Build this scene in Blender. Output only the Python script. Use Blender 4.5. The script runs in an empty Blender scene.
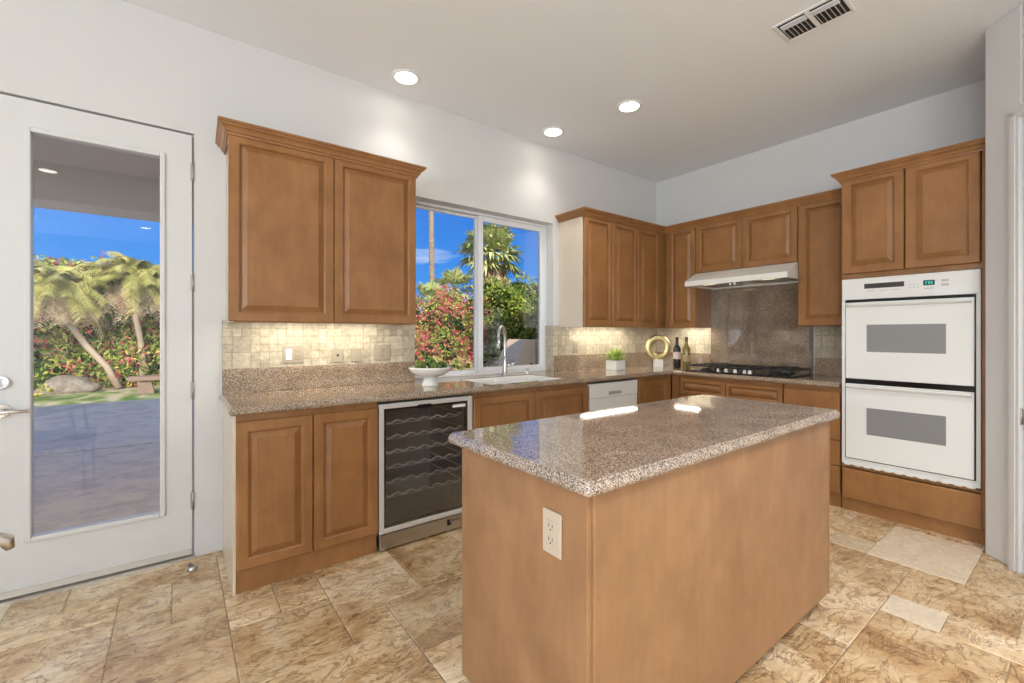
import bpy, bmesh, math, random
from mathutils import Vector, Matrix
PI = math.pi
random.seed(7)
SC = bpy.context.scene
COL = SC.collection

# ------------------------------------------------------------------ camera
cam_d = bpy.data.cameras.new('camera'); cam = bpy.data.objects.new('camera', cam_d); COL.objects.link(cam)
cam.location = (-4.491, -3.137, 1.28)
cam.rotation_euler = (PI/2, 0, -math.radians(37.086))
cam_d.sensor_width = 36.0; cam_d.lens = 444.5*36/1024
cam_d.shift_y = -7.5/1024
cam_d.clip_start = 0.02; cam_d.clip_end = 300
SC.camera = cam

# ------------------------------------------------------------------ colour management
SC.view_settings.view_transform = 'Standard'; SC.view_settings.look = 'None'
SC.view_settings.gamma = 1; SC.view_settings.use_curve_mapping = False
SC.view_settings.exposure = 0.15

# ------------------------------------------------------------------ world: clear blue sky with a few clouds
W = bpy.data.worlds.new('sky'); SC.world = W; W.use_nodes = True
nt = W.node_tree; nt.nodes.clear()
def N(nt, t, **k):
    n = nt.nodes.new(t)
    for a, b in k.items(): setattr(n, a, b)
    return n
tc = N(nt, 'ShaderNodeTexCoord'); sp = N(nt, 'ShaderNodeSeparateXYZ'); nt.links.new(tc.outputs['Generated'], sp.inputs[0])
rp = N(nt, 'ShaderNodeValToRGB'); nt.links.new(sp.outputs['Z'], rp.inputs[0])
e = rp.color_ramp.elements
e[0].position = 0.0; e[0].color = (.16, .42, .88, 1); e[1].position = 1.0; e[1].color = (.012, .085, .50, 1)
x = e.new(.10); x.color = (.045, .30, .86, 1)
x = e.new(.32); x.color = (.015, .18, .74, 1)
mp = N(nt, 'ShaderNodeMapping'); mp.inputs['Scale'].default_value = (1.4, 1.4, 5.5); mp.inputs['Location'].default_value = (.38, .1, .62)
nt.links.new(tc.outputs['Generated'], mp.inputs[0])
nz = N(nt, 'ShaderNodeTexNoise'); nz.inputs['Scale'].default_value = 2.2; nz.inputs['Detail'].default_value = 6
nt.links.new(mp.outputs[0], nz.inputs[0])
cr = N(nt, 'ShaderNodeValToRGB'); cr.color_ramp.elements[0].position = .60; cr.color_ramp.elements[1].position = .74
nt.links.new(nz.outputs[0], cr.inputs[0])
mx = N(nt, 'ShaderNodeMix', data_type='RGBA'); nt.links.new(cr.outputs[0], mx.inputs[0]); nt.links.new(rp.outputs[0], mx.inputs[6])
mx.inputs[7].default_value = (.75, .82, .98, 1)
mr = N(nt, 'ShaderNodeMapRange'); nt.links.new(sp.outputs['Y'], mr.inputs[0]); mr.inputs[1].default_value = .25; mr.inputs[2].default_value = -.75
mx2 = N(nt, 'ShaderNodeMix', data_type='RGBA'); nt.links.new(mr.outputs[0], mx2.inputs[0]); nt.links.new(mx.outputs[2], mx2.inputs[6]); mx2.inputs[7].default_value = (1.1, 1.25, 1.45, 1)
mx = mx2
bg = N(nt, 'ShaderNodeBackground'); bg.inputs[1].default_value = 1.0; nt.links.new(mx.outputs[2], bg.inputs[0])
ow = N(nt, 'ShaderNodeOutputWorld'); nt.links.new(bg.outputs[0], ow.inputs[0])

# ------------------------------------------------------------------ sun (behind the house, lights the garden)
sd = bpy.data.lights.new('sun', 'SUN'); sd.energy = 5.0; sd.angle = math.radians(.6); sd.color = (1, .93, .80)
so = bpy.data.objects.new('sun', sd); COL.objects.link(so)
so.rotation_euler = Vector((.30, .86, -.50)).to_track_quat('-Z', 'Y').to_euler()

def area(name, loc, d, sx, sy, power, color=(1, 1, 1), spread=PI):
    l = bpy.data.lights.new(name, 'AREA'); l.shape = 'RECTANGLE'; l.size = sx; l.size_y = sy
    l.energy = power; l.color = color; l.spread = spread
    o = bpy.data.objects.new(name, l); COL.objects.link(o); o.location = loc
    o.rotation_euler = Vector(d).to_track_quat('-Z', 'Y').to_euler(); return o
# added fill lamps in unseen window openings behind the camera, tilted at the ceiling
for wx, ww, p in ((-7.75, 2.1, 45), (-4.2, .9, 30)):
    area('window_daylight', (wx, -8.04, 1.45), (0, 1, 1.0), ww, 2.1, p, (.87, .94, 1))
for wy in (-6.7, -4.1):
    area('window_daylight', (-9.04, wy, 1.45), (1, 0, 1.3), 2.2, 2.1, 200, (.87, .94, 1))

# ------------------------------------------------------------------ materials
def mat(name, color=(.8, .8, .8), rough=.5, metal=0, spec=.5, coat=0):
    m = bpy.data.materials.new(name); m.use_nodes = True
    b = m.node_tree.nodes['Principled BSDF']
    b.inputs['Base Color'].default_value = (*color, 1); b.inputs['Roughness'].default_value = rough
    b.inputs['Metallic'].default_value = metal; b.inputs['Specular IOR Level'].default_value = spec
    b.inputs['Coat Weight'].default_value = coat; b.inputs['Coat Roughness'].default_value = .08
    return m
def coords(m, scale=(1, 1, 1), world=False):
    nt = m.node_tree; t = N(nt, 'ShaderNodeNewGeometry' if world else 'ShaderNodeTexCoord')
    mp = N(nt, 'ShaderNodeMapping'); mp.inputs['Scale'].default_value = scale
    nt.links.new(t.outputs['Position' if world else 'Object'], mp.inputs[0]); return mp.outputs[0]
def noise(m, vec, scale, detail=4, rough=.5, dist=0):
    n = N(m.node_tree, 'ShaderNodeTexNoise'); n.inputs['Scale'].default_value = scale; n.inputs['Detail'].default_value = detail
    n.inputs['Roughness'].default_value = rough; n.inputs['Distortion'].default_value = dist
    m.node_tree.links.new(vec, n.inputs['Vector']); return n.outputs[0]
def ramp(m, val, stops):
    r = N(m.node_tree, 'ShaderNodeValToRGB'); el = r.color_ramp.elements
    el[0].position, el[0].color = stops[0][0], (*stops[0][1], 1)
    el[1].position, el[1].color = stops[-1][0], (*stops[-1][1], 1)
    for p, c in stops[1:-1]:
        q = el.new(p); q.color = (*c, 1)
    m.node_tree.links.new(val, r.inputs[0]); return r.outputs[0]
def mixc(m, a, b, fac, mode='MIX'):
    n = N(m.node_tree, 'ShaderNodeMix', data_type='RGBA', blend_type=mode)
    for s, i in ((a, 6), (b, 7), (fac, 0)):
        if hasattr(s, 'is_linked') or hasattr(s, 'links'): m.node_tree.links.new(s, n.inputs[i])
        else: n.inputs[i].default_value = (*s, 1) if isinstance(s, tuple) else s
    return n.outputs[2]
def setc(m, out): m.node_tree.links.new(out, m.node_tree.nodes['Principled BSDF'].inputs['Base Color'])
def bump(m, val, strength=.2, dist=.01):
    n = N(m.node_tree, 'ShaderNodeBump'); n.inputs['Strength'].default_value = strength; n.inputs['Distance'].default_value = dist
    m.node_tree.links.new(val, n.inputs['Height']); m.node_tree.links.new(n.outputs[0], m.node_tree.nodes['Principled BSDF'].inputs['Normal'])

def wood(name, dark, mid, light, rough=.33):
    m = mat(name, mid, rough, spec=.4)
    a = noise(m, coords(m, (9, 9, 1.1), True), 3.0, 6, .65, .6)
    b = noise(m, coords(m, (2.2, 2.2, 1.8), True), 2.6, 5, .6)
    c1 = ramp(m, a, [(.15, dark), (.5, mid), (.85, light)])
    c2 = ramp(m, b, [(.3, (.78, .74, .70)), (.7, (1.08, 1.06, 1.04))])
    setc(m, mixc(m, c1, c2, 1.0, 'MULTIPLY')); return m
WOOD = wood('honey_maple', (.285, .130, .043), (.325, .155, .056), (.37, .182, .069))
WOODP = wood('island_maple', (.315, .168, .082), (.35, .194, .097), (.385, .218, .113), .38)
CREAM = mat('cream_laminate', (.70, .60, .47), .22)  # own colour on the left cabinets, painted-in glare right of the window
DARKGAP = mat('dark_gap', (.05, .025, .012), .8)
WALL = mat('wall_paint', (.66, .65, .635), .9, spec=.2)
bump(WALL, noise(WALL, coords(WALL, (1, 1, 1), True), 90, 3), .08, .002)
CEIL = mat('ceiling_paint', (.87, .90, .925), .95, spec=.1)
TRIMW = mat('white_trim_paint', (.66, .655, .64), .35)
WFRAME = mat('window_vinyl', (.82, .82, .82), .3)
APPL = mat('white_enamel', (.80, .80, .77), .12, spec=.6)
APPLM = mat('white_plastic', (.78, .77, .73), .35)
BLACK = mat('black_gloss', (.012, .012, .013), .15)
BLACKM = mat('black_iron', (.02, .02, .021), .45)
CHROME = mat('chrome', (.78, .78, .78), .12, 1)
HINGE = mat('satin_hinge', (.42, .41, .39), .4, .9)
STEEL = mat('brushed_steel', (.56, .55, .53), .3, 1)
ALU = mat('silver_frame', (.72, .70, .66), .35, .35)
GOLD = mat('gold_leaf', (.70, .58, .30), .42, 1)
bump(GOLD, noise(GOLD, coords(GOLD), 40, 3), .25, .003)
PORC = mat('white_porcelain', (.80, .79, .74), .12)
CONCW = mat('white_concrete', (.74, .73, .70), .75)
ALMOND = mat('almond_plastic', (.66, .58, .46), .35)
WHITEP = mat('white_switch', (.85, .85, .84), .3)
SLOT = mat('outlet_slot', (.03, .025, .02), .6)

def granite(name, cols, rough, tint=None):
    m = mat(name, cols[1], rough, spec=.6)
    v = coords(m, (1, 1, 1), True)
    vo = N(m.node_tree, 'ShaderNodeTexVoronoi'); vo.inputs['Scale'].default_value = 330
    m.node_tree.links.new(v, vo.inputs['Vector'])
    s = N(m.node_tree, 'ShaderNodeSeparateColor'); m.node_tree.links.new(vo.outputs['Color'], s.inputs[0])
    c = ramp(m, s.outputs[0], [(0, cols[0]), (.22, cols[0]), (.35, cols[1]), (.6, cols[2]), (.85, cols[3]), (1, cols[3])])
    n = noise(m, v, 9, 3)
    c2 = ramp(m, n, [(.3, (.82, .80, .78)), (.7, (1.1, 1.07, 1.02))])
    setc(m, mixc(m, c, c2, 1.0, 'MULTIPLY')); m.node_tree.nodes['Principled BSDF'].inputs['Specular IOR Level'].default_value = 1.0; return m
GRAN = granite('brown_granite', [(.11, .075, .048), (.27, .195, .13), (.37, .275, .195), (.50, .40, .31)], .05)
GRANI = granite('island_granite', [(.13, .095, .075), (.29, .22, .175), (.41, .33, .27), (.56, .48, .42)], .05)
GRANS = granite('slab_granite', [(.085, .06, .04), (.21, .15, .105), (.29, .22, .16), (.38, .30, .23)], .02)

def tile_mat():
    m = mat('tumbled_tile', (.6, .55, .45), .45)
    nt = m.node_tree; g = N(nt, 'ShaderNodeNewGeometry'); s = N(nt, 'ShaderNodeSeparateXYZ'); nt.links.new(g.outputs['Position'], s.inputs[0])
    ad = N(nt, 'ShaderNodeMath', operation='SUBTRACT'); nt.links.new(s.outputs[0], ad.inputs[0]); nt.links.new(s.outputs[1], ad.inputs[1])
    c = N(nt, 'ShaderNodeCombineXYZ'); nt.links.new(ad.outputs[0], c.inputs[0]); nt.links.new(s.outputs[2], c.inputs[1])
    outs = []
    for bw, off in ((.098, .03), (.049, .03)):
        b = N(nt, 'ShaderNodeTexBrick'); b.offset = 0; b.squash = 1
        mp = N(nt, 'ShaderNodeMapping'); mp.inputs['Location'].default_value = (0, -1.07, 0); nt.links.new(c.outputs[0], mp.inputs[0]); nt.links.new(mp.outputs[0], b.inputs[0])
        b.inputs['Scale'].default_value = 1; b.inputs['Mortar Size'].default_value = .0032 if bw > .06 else .0022; b.inputs['Mortar Smooth'].default_value = .3
        b.inputs['Brick Width'].default_value = bw; b.inputs['Row Height'].default_value = bw
        b.inputs['Color1'].default_value = (.60, .54, .42, 1); b.inputs['Color2'].default_value = (.43, .38, .29, 1); b.inputs['Mortar'].default_value = (.36, .32, .25, 1)
        outs.append(b)
    # choose the fine tiles in random cells of the coarse grid
    vo = N(nt, 'ShaderNodeVectorMath', operation='SNAP'); vo.inputs[1].default_value = (.098, .098, 1)
    mp = N(nt, 'ShaderNodeMapping'); mp.inputs['Location'].default_value = (0, -1.07, 0); nt.links.new(c.outputs[0], mp.inputs[0]); nt.links.new(mp.outputs[0], vo.inputs[0])
    wn = N(nt, 'ShaderNodeTexWhiteNoise'); nt.links.new(vo.outputs[0], wn.inputs[0])
    gt = N(nt, 'ShaderNodeMath', operation='GREATER_THAN'); nt.links.new(wn.outputs[0], gt.inputs[0]); gt.inputs[1].default_value = .38
    col = mixc(m, outs[0].outputs[0], outs[1].outputs[0], gt.outputs[0])
    n = noise(m, g.outputs['Position'], 45, 5, .65)
    col = mixc(m, col, ramp(m, n, [(.3, (.72, .70, .66)), (.65, (1.12, 1.1, 1.08))]), 1.0, 'MULTIPLY')
    setc(m, col)
    f = mixc(m, outs[0].outputs[1], outs[1].outputs[1], gt.outputs[0])
    inv = N(nt, 'ShaderNodeInvert'); nt.links.new(f, inv.inputs[1]); bump(m, inv.outputs[0], .6, .003)
    return m
TILE = tile_mat()

def floor_mat():
    m = mat('travertine_floor', (.6, .47, .33), .22, spec=.5)
    nt = m.node_tree; at = N(nt, 'ShaderNodeAttribute', attribute_name='tone')
    s = N(nt, 'ShaderNodeSeparateColor'); nt.links.new(at.outputs['Color'], s.inputs[0])
    g = N(nt, 'ShaderNodeNewGeometry')
    ofs = N(nt, 'ShaderNodeVectorMath', operation='MULTIPLY_ADD'); nt.links.new(at.outputs['Color'], ofs.inputs[0])
    ofs.inputs[1].default_value = (9, 7, 5); nt.links.new(g.outputs['Position'], ofs.inputs[2])
    v = ofs.outputs[0]
    big = noise(m, v, 3.2, 6, .62, .5)
    base = ramp(m, big, [(.30, (.36, .20, .085)), (.42, (.58, .38, .19)), (.54, (.76, .58, .36)), (.72, (.84, .72, .54))])
    mv = N(nt, 'ShaderNodeMapping'); mv.inputs['Scale'].default_value = (1, 1.9, 1); mv.inputs['Rotation'].default_value = (0, 0, .5); nt.links.new(v, mv.inputs[0])
    vein = noise(m, mv.outputs[0], 5.5, 5, .62, 1.3)
    vr = ramp(m, vein, [(.40, (1, 1, 1)), (.465, (1, 1, 1)), (.497, (.32, .21, .12)), (.53, (1, 1, 1)), (.6, (1, 1, 1))])
    pale = N(nt, 'ShaderNodeMath', operation='SUBTRACT'); pale.inputs[0].default_value = 1; nt.links.new(s.outputs[2], pale.inputs[1])
    c = mixc(m, base, vr, .85, 'MULTIPLY')
    c = mixc(m, c, (.74, .64, .50), s.outputs[2])
    tn = ramp(m, s.outputs[0], [(0, (.78, .73, .66)), (1, (1.06, 1.06, 1.08))])
    c = mixc(m, c, tn, 1.0, 'MULTIPLY')
    setc(m, c)
    b2 = N(nt, 'ShaderNodeMath', operation='MULTIPLY'); nt.links.new(noise(m, mv.outputs[0], 11, 4, .5, 1.0), b2.inputs[0]); nt.links.new(pale.outputs[0], b2.inputs[1])
    bump(m, b2.outputs[0], .55, .02)
    r = ramp(m, noise(m, v, 16, 3), [(.3, (.16,)*3), (.7, (.34,)*3)]); nt.links.new(r, nt.nodes['Principled BSDF'].inputs['Roughness'])
    return m
FLOOR = floor_mat()
GROUT = mat('grout', (.28, .22, .16), .8)

def glass_mat(name, tint=(1, 1, 1), gloss=.06, dark=0.0):
    m = bpy.data.materials.new(name); m.use_nodes = True; nt = m.node_tree; nt.nodes.clear()
    t = N(nt, 'ShaderNodeBsdfTransparent'); t.inputs[0].default_value = (*tint, 1)
    g = N(nt, 'ShaderNodeBsdfGlossy'); g.inputs['Roughness'].default_value = .01; g.inputs[0].default_value = (.9, .9, .9, 1)
    f = N(nt, 'ShaderNodeFresnel'); f.inputs[0].default_value = 1.45
    mu = N(nt, 'ShaderNodeMath', operation='MULTIPLY'); mu.inputs[1].default_value = gloss; nt.links.new(f.outputs[0], mu.inputs[0])
    x = N(nt, 'ShaderNodeMixShader'); nt.links.new(mu.outputs[0], x.inputs[0]); nt.links.new(t.outputs[0], x.inputs[1]); nt.links.new(g.outputs[0], x.inputs[2])
    o = N(nt, 'ShaderNodeOutputMaterial'); nt.links.new(x.outputs[0], o.inputs[0]); return m
GLASS = glass_mat('window_glass', (.97, .98, .98), 1.0)
COOLGLASS = glass_mat('cooler_glass', (.88, .88, .87), 2.4)
def emit(name, col, s):
    m = bpy.data.materials.new(name); m.use_nodes = True; nt = m.node_tree; nt.nodes.clear()
    e = N(nt, 'ShaderNodeEmission'); e.inputs[0].default_value = (*col, 1); e.inputs[1].default_value = s
    o = N(nt, 'ShaderNodeOutputMaterial'); nt.links.new(e.outputs[0], o.inputs[0]); return m
LAMP = emit('lamp_lens', (1, .93, .82), 14)
LENS = emit('undercabinet_lens', (1, .92, .78), 9)
LCD = emit('clock_digits', (.15, .95, .80), 1.2)

# ------------------------------------------------------------------ mesh helpers
class MB:
    def __init__(s): s.bm = bmesh.new()
    def box(s, x0, x1, y0, y1, z0, z1):
        v = [s.bm.verts.new((x, y, z)) for x in (x0, x1) for y in (y0, y1) for z in (z0, z1)]
        for f in ((0, 1, 3, 2), (4, 6, 7, 5), (0, 4, 5, 1), (2, 3, 7, 6), (0, 2, 6, 4), (1, 5, 7, 3)):
            s.bm.faces.new([v[i] for i in f])
        return s
    def cyl(s, p0, p1, r0, r1=None, n=16, caps=True):
        r1 = r0 if r1 is None else r1
        return s.tube([p0, p1], [r0, r1], n, caps)
    def tube(s, path, r, n=12, caps=True):
        P = [Vector(p) for p in path]; R = r if isinstance(r, (list, tuple)) else [r]*len(P)
        prev = None; rings = []
        for i, p in enumerate(P):
            d = (P[min(i+1, len(P)-1)] - P[max(i-1, 0)]).normalized()
            if prev is None:
                a = Vector((0, 0, 1)) if abs(d.z) < .9 else Vector((1, 0, 0)); u = d.cross(a).normalized()
            else:
                u = (prev - d*prev.dot(d)).normalized()
            prev = u; w = d.cross(u)
            rings.append([s.bm.verts.new(p + (u*math.cos(2*PI*k/n) + w*math.sin(2*PI*k/n))*R[i]) for k in range(n)])
        for a, b in zip(rings, rings[1:]):
            for k in range(n):
                f = s.bm.faces.new((a[k], a[(k+1) % n], b[(k+1) % n], b[k])); f.smooth = True
        if caps:
            s.bm.faces.new(rings[0][::-1]); s.bm.faces.new(rings[-1])
        return s
    def lathe(s, prof, c=(0, 0, 0), n=32, smooth=True):
        rings = []
        for r, z in prof:
            if r < 1e-5: rings.append([s.bm.verts.new((c[0], c[1], c[2]+z))])
            else: rings.append([s.bm.verts.new((c[0]+r*math.cos(2*PI*k/n), c[1]+r*math.sin(2*PI*k/n), c[2]+z)) for k in range(n)])
        for a, b in zip(rings, rings[1:]):
            for k in range(n):
                if len(a) == 1 and len(b) == 1: continue
                if len(a) == 1: vs = (a[0], b[k], b[(k+1) % n])
                elif len(b) == 1: vs = (a[k], a[(k+1) % n], b[0])
                else: vs = (a[k], a[(k+1) % n], b[(k+1) % n], b[k])
                f = s.bm.faces.new(vs); f.smooth = smooth
        return s
    def sweep(s, path, prof, closed=False, z=0, smooth=False):
        """path: plan polyline (x,y); prof: list of (out,z); out is to the right of travel"""
        P = [Vector(p) for p in path]; n = len(P); rings = []
        for i in range(n):
            if closed: a, b = P[(i-1) % n], P[(i+1) % n]
            else: a, b = P[max(i-1, 0)], P[min(i+1, n-1)]
            d1 = (P[i]-a).normalized() if (P[i]-a).length > 1e-9 else (b-P[i]).normalized()
            d2 = (b-P[i]).normalized() if (b-P[i]).length > 1e-9 else d1
            n1 = Vector((d1.y, -d1.x)); n2 = Vector((d2.y, -d2.x)); m = (n1+n2).normalized(); k = 1/max(.3, m.dot(n1))
            rings.append([s.bm.verts.new((P[i].x+m.x*o*k, P[i].y+m.y*o*k, z+zz)) for o, zz in prof])
        rng = range(n) if closed else range(n-1)
        for i in rng:
            a, b = rings[i], rings[(i+1) % n]
            for j in range(len(prof)-1):
                f = s.bm.faces.new((a[j], b[j], b[j+1], a[j+1])); f.smooth = smooth
        if not closed:
            for r in (rings[0], rings[-1]):
                if len(r) > 2: s.bm.faces.new(r)
        return s
    def prism(s, poly, h0, h1, axis='z'):
        def P(a, b, h): return {'z': (a, b, h), 'y': (a, h, b), 'x': (h, a, b)}[axis]
        A = [s.bm.verts.new(P(a, b, h0)) for a, b in poly]; B = [s.bm.verts.new(P(a, b, h1)) for a, b in poly]
        n = len(poly)
        for i in range(n): s.bm.faces.new((A[i], A[(i+1) % n], B[(i+1) % n], B[i]))
        s.bm.faces.new(A[::-1]); s.bm.faces.new(B); return s
    def panel(s, x0, z0, w, h, yb, rings):
        """nested rectangular rings (inset, y) facing -y"""
        R = []
        for ins, y in rings:
            R.append([s.bm.verts.new((x, yb+y, z)) for x, z in ((x0+ins, z0+ins), (x0+w-ins, z0+ins), (x0+w-ins, z0+h-ins), (x0+ins, z0+h-ins))])
        for a, b in zip(R, R[1:]):
            for k in range(4): s.bm.faces.new((a[k], a[(k+1) % 4], b[(k+1) % 4], b[k]))
        s.bm.faces.new(R[-1]); s.bm.faces.new(R[0][::-1]); return s
    def sphere(s, c, r, sc=(1, 1, 1), u=16, v=10, rot=None):
        M = Matrix.Translation(c) @ (rot or Matrix.Identity(4)) @ Matrix.Diagonal((r*sc[0], r*sc[1], r*sc[2], 1))
        g = bmesh.ops.create_uvsphere(s.bm, u_segments=u, v_segments=v, radius=1, matrix=M)
        for vv in g['verts']:
            for f in vv.link_faces: f.smooth = True
        return s
    def build(s, name, m, parent=None, bevel=0, seg=2, fix=True):
        if fix: bmesh.ops.recalc_face_normals(s.bm, faces=s.bm.faces)
        me = bpy.data.meshes.new(name); s.bm.to_mesh(me); s.bm.free()
        if m: me.materials.append(m)
        o = bpy.data.objects.new(name, me); COL.objects.link(o)
        if parent: o.parent = parent
        if bevel:
            b = o.modifiers.new('bevel', 'BEVEL'); b.width = bevel; b.segments = seg; b.limit_method = 'ANGLE'; b.angle_limit = math.radians(40)
        return o
def tag(o, label, cat, group=None, kind=None):
    o['label'] = label; o['category'] = cat
    if group: o['group'] = group
    if kind: o['kind'] = kind
    return o
def thing(name, label, cat, loc=(0, 0, 0), rz=0, group=None):
    o = bpy.data.objects.new(name, None); o.empty_display_size = .1; COL.objects.link(o)
    o.location = loc; o.rotation_euler = (0, 0, rz); return tag(o, label, cat, group)
def struct(o, label=None):
    o['kind'] = 'structure'
    if label: o['label'] = label
    return o
RB = -PI/2     # wall-B things: local +x runs toward -y (away from the corner), local -y points into the room

# ================================================================== THE ROOM
CZ = 3.05
# floor: random-size stone tiles laid on an 8-inch module
def make_floor():
    mb = MB(); bm = mb.bm; UX, UY, X0, Y0 = .202, .2055, -4.91, -.05
    lay = bm.loops.layers.float_color.new('tone')
    nx0, nx1, ny1 = -21, 26, 40
    occ = {}
    tiles = []
    def put(i, j, w, h, pale=0):
        for a in range(i, i+w):
            for b in range(j, j+h):
                if (a, b) in occ or a >= nx1 or b >= ny1: return False
        for a in range(i, i+w):
            for b in range(j, j+h): occ[(a, b)] = 1
        tiles.append((i, j, w, h, pale)); return True
    # j counts rows toward the camera (-y)
    for t in ((18, 11, 3, 2, 1), (1, 3, 2, 3, 0), (1, 1, 1, 2, 0), (2, 1, 1, 2, 0), (3, 2, 1, 2, 0), (3, 4, 2, 2, 0), (4, 3, 1, 1, 0), (5, 3, 2, 2, 0),
              (5, 5, 1, 1, 0), (6, 5, 2, 2, 0), (-1, 2, 2, 3, 0), (0, 0, 3, 1, 0), (15, 12, 1, 1, 1), (16, 12, 2, 2, 0), (18, 13, 3, 2, 0), (16, 10, 2, 2, 0), (13, 10, 3, 2, 0), (21, 13, 2, 3, 0)):
        put(*t)
    rnd = random.Random(11)
    opts = [(2, 3), (3, 2), (2, 2), (2, 2), (2, 1), (1, 2), (2, 3), (3, 2)]
    for j in range(-1, ny1):
        for i in range(nx0, nx1):
            if (i, j) in occ: continue
            rnd.shuffle(opts)
            for w, h in opts + [(1, 1)]:
                if put(i, j, w, h, 1 if rnd.random() < .05 else 0): break
    g = .0014
    for i, j, w, h, pale in tiles:
        xa, xb = X0+i*UX+g, X0+(i+w)*UX-g; ya, yb = Y0-(j+h)*UY+g, Y0-j*UY-g
        xa, xb = max(xa, -9), min(xb, .0); ya, yb = max(ya, -8), min(yb, 0)
        if xb-xa < .01 or yb-ya < .01: continue
        b = .004; top = [bm.verts.new((x, y, 0)) for x, y in ((xa+b, ya+b), (xb-b, ya+b), (xb-b, yb-b), (xa+b, yb-b))]
        low = [bm.verts.new((x, y, -.003)) for x, y in ((xa, ya), (xb, ya), (xb, yb), (xa, yb))]
        fs = [bm.faces.new(top)] + [bm.faces.new((low[k], low[(k+1) % 4], top[(k+1) % 4], top[k])) for k in range(4)]
        c = (rnd.random(), rnd.random(), .85 if pale else rnd.random()*.25, 1)
        for f in fs:
            for l in f.loops: l[lay] = c
    v = [bm.verts.new(p) for p in ((-9, -8, -.003), (0, -8, -.003), (0, 0, -.003), (-9, 0, -.003))]
    f = bm.faces.new(v); f.material_index = 1
    w = [bm.verts.new((p.co.x, p.co.y, -.1)) for p in v]
    for k in range(4): q = bm.faces.new((v[k], v[(k+1) % 4], w[(k+1) % 4], w[k])); q.material_index = 1
    q = bm.faces.new(w); q.material_index = 1
    o = mb.build('floor', FLOOR, fix=False); o.data.materials.append(GROUT)
    return struct(o)
make_floor()
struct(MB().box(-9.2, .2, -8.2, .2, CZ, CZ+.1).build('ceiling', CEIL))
struct(MB().box(-9.6, .6, -11.0, .55, CZ+.1, 3.55).build('roof', mat('roof_deck', (.5, .42, .35), .9)))  # unseen roof; rear overhang added to keep sun out of the back windows

DL, DR, DT = -5.335, -4.407, 2.43       # garden door opening
WL, WR, WB, WT = -3.05, -1.63, .925, 2.33  # window opening
m = MB(); T = .20
m.box(-9, DL, 0, T, 0, CZ).box(DL, DR, 0, T, DT, CZ).box(DR, WL, 0, T, 0, CZ).box(WL, WR, 0, T, 0, WB-.04).box(WL, WR, 0, T, WT, CZ).box(WR, .2, 0, T, 0, CZ)
struct(m.build('wall_window_side', WALL))
struct(MB().box(0, .2, -8.2, 0, 0, CZ).build('wall_oven_side', WALL))
# angled wall with the pantry door
r2 = math.sqrt(.5)
m = MB()
A0 = Vector((-.735, -2.733))
def wallpoly(pts, z0, z1, mb): mb.prism(pts, z0, z1)
def AL(s, t): return (A0.x - r2*s + r2*t, A0.y - r2*s - r2*t)   # s along the wall, t behind it (t>0)
DS0, DS1 = .215, .93
m.prism([AL(0, 0), AL(DS0, 0), AL(DS0, .12), AL(0, .12)], 0, CZ)
m.prism([AL(DS0, 0), AL(DS1, 0), AL(DS1, .12), AL(DS0, .12)], 2.44, CZ)
m.prism([AL(DS1, 0), AL(1.15, 0), AL(1.15, .12), AL(DS1, .12)], 0, CZ)
struct(m.build('wall_angled_side', WALL, bevel=.008))
e1 = AL(1.15, 0)
struct(MB().box(e1[0], 0, -8, e1[1], 0, CZ).build('wall_behind_right', WALL))
struct(MB().box(-.734, 0, -2.9, -2.735, 0, CZ).build('wall_return', WALL))
def window_wall(name, axis, spans, z0, z1, lo, hi, p0, p1):
    m = MB(); xs = lo
    def b(a, c, za, zc):
        if axis == 'x': m.box(a, c, p0, p1, za, zc)
        else: m.box(p0, p1, a, c, za, zc)
    for a, c in spans:
        b(xs, a, 0, CZ); b(a, c, 0, z0); b(a, c, z1, CZ); xs = c
    b(xs, hi, 0, CZ); struct(m.build(name, WALL))
window_wall('wall_back', 'x', [(-8.8, -6.7), (-4.65, -3.75)], .35, 2.55, -9, e1[0], -8.2, -8)
window_wall('wall_left', 'y', [(-7.85, -5.55), (-5.25, -2.95)], .35, 2.55, -8, 0, -9.2, -9)

# ------------------------------------------------------------------ garden door (glazed) and its frame
struct(MB().box(DL-.0, DL+.02, .0, T, 0, DT+.0).box(DR-.006, DR+.0, .03, T, 0, DT).box(DL, DR, .05, T, DT-.004, DT).build('trim_1', TRIMW))
struct(MB().box(DL, DR, -.02, T, -.002, .012).build('trim_2', mat('threshold_metal', (.62, .58, .52), .35, .6)))
GL0, GL1, GZ0, GZ1 = -5.06, -4.556, .285, 2.27
d = bpy.data.objects.new('door_1', None); COL.objects.link(d); struct(d)
d['label'] = 'white full-glass garden door left of the wall cabinets'; d.location = (DL+.025, 0, .02)
ox, oz = DL+.025, .02
L_, R_ = 0, DR-.012-ox; B_, T_ = 0, DT-.012-oz
m = MB(); g0, g1, h0, h1 = GL0-ox, GL1-ox, GZ0-oz, GZ1-oz
m.box(L_, g0, .004, .048, B_, T_).box(g1, R_, .004, .048, B_, T_).box(g0, g1, .004, .048, B_, h0).box(g0, g1, .004, .048, h1, T_)
m.build('door_leaf', TRIMW, d)
m = MB(); w = .017
m.box(g0-w, g0+.006, -.008, .056, h0-w, h1+w).box(g1-.006, g1+w, -.008, .056, h0-w, h1+w).box(g0+.006, g1-.006, -.008, .056, h0-w, h0+.006).box(g0+.006, g1-.006, -.008, .056, h1-.006, h1+w)
m.build('glazing_bead', TRIMW, d, bevel=.004)
MB().box(g0, g1, .024, .030, h0, h1).build('pane', GLASS, d)
MB().box(L_, R_, -.006, .004, B_+.002, B_+.032).build('door_sweep', mat('sweep', (.60, .56, .50), .5), d)
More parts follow.
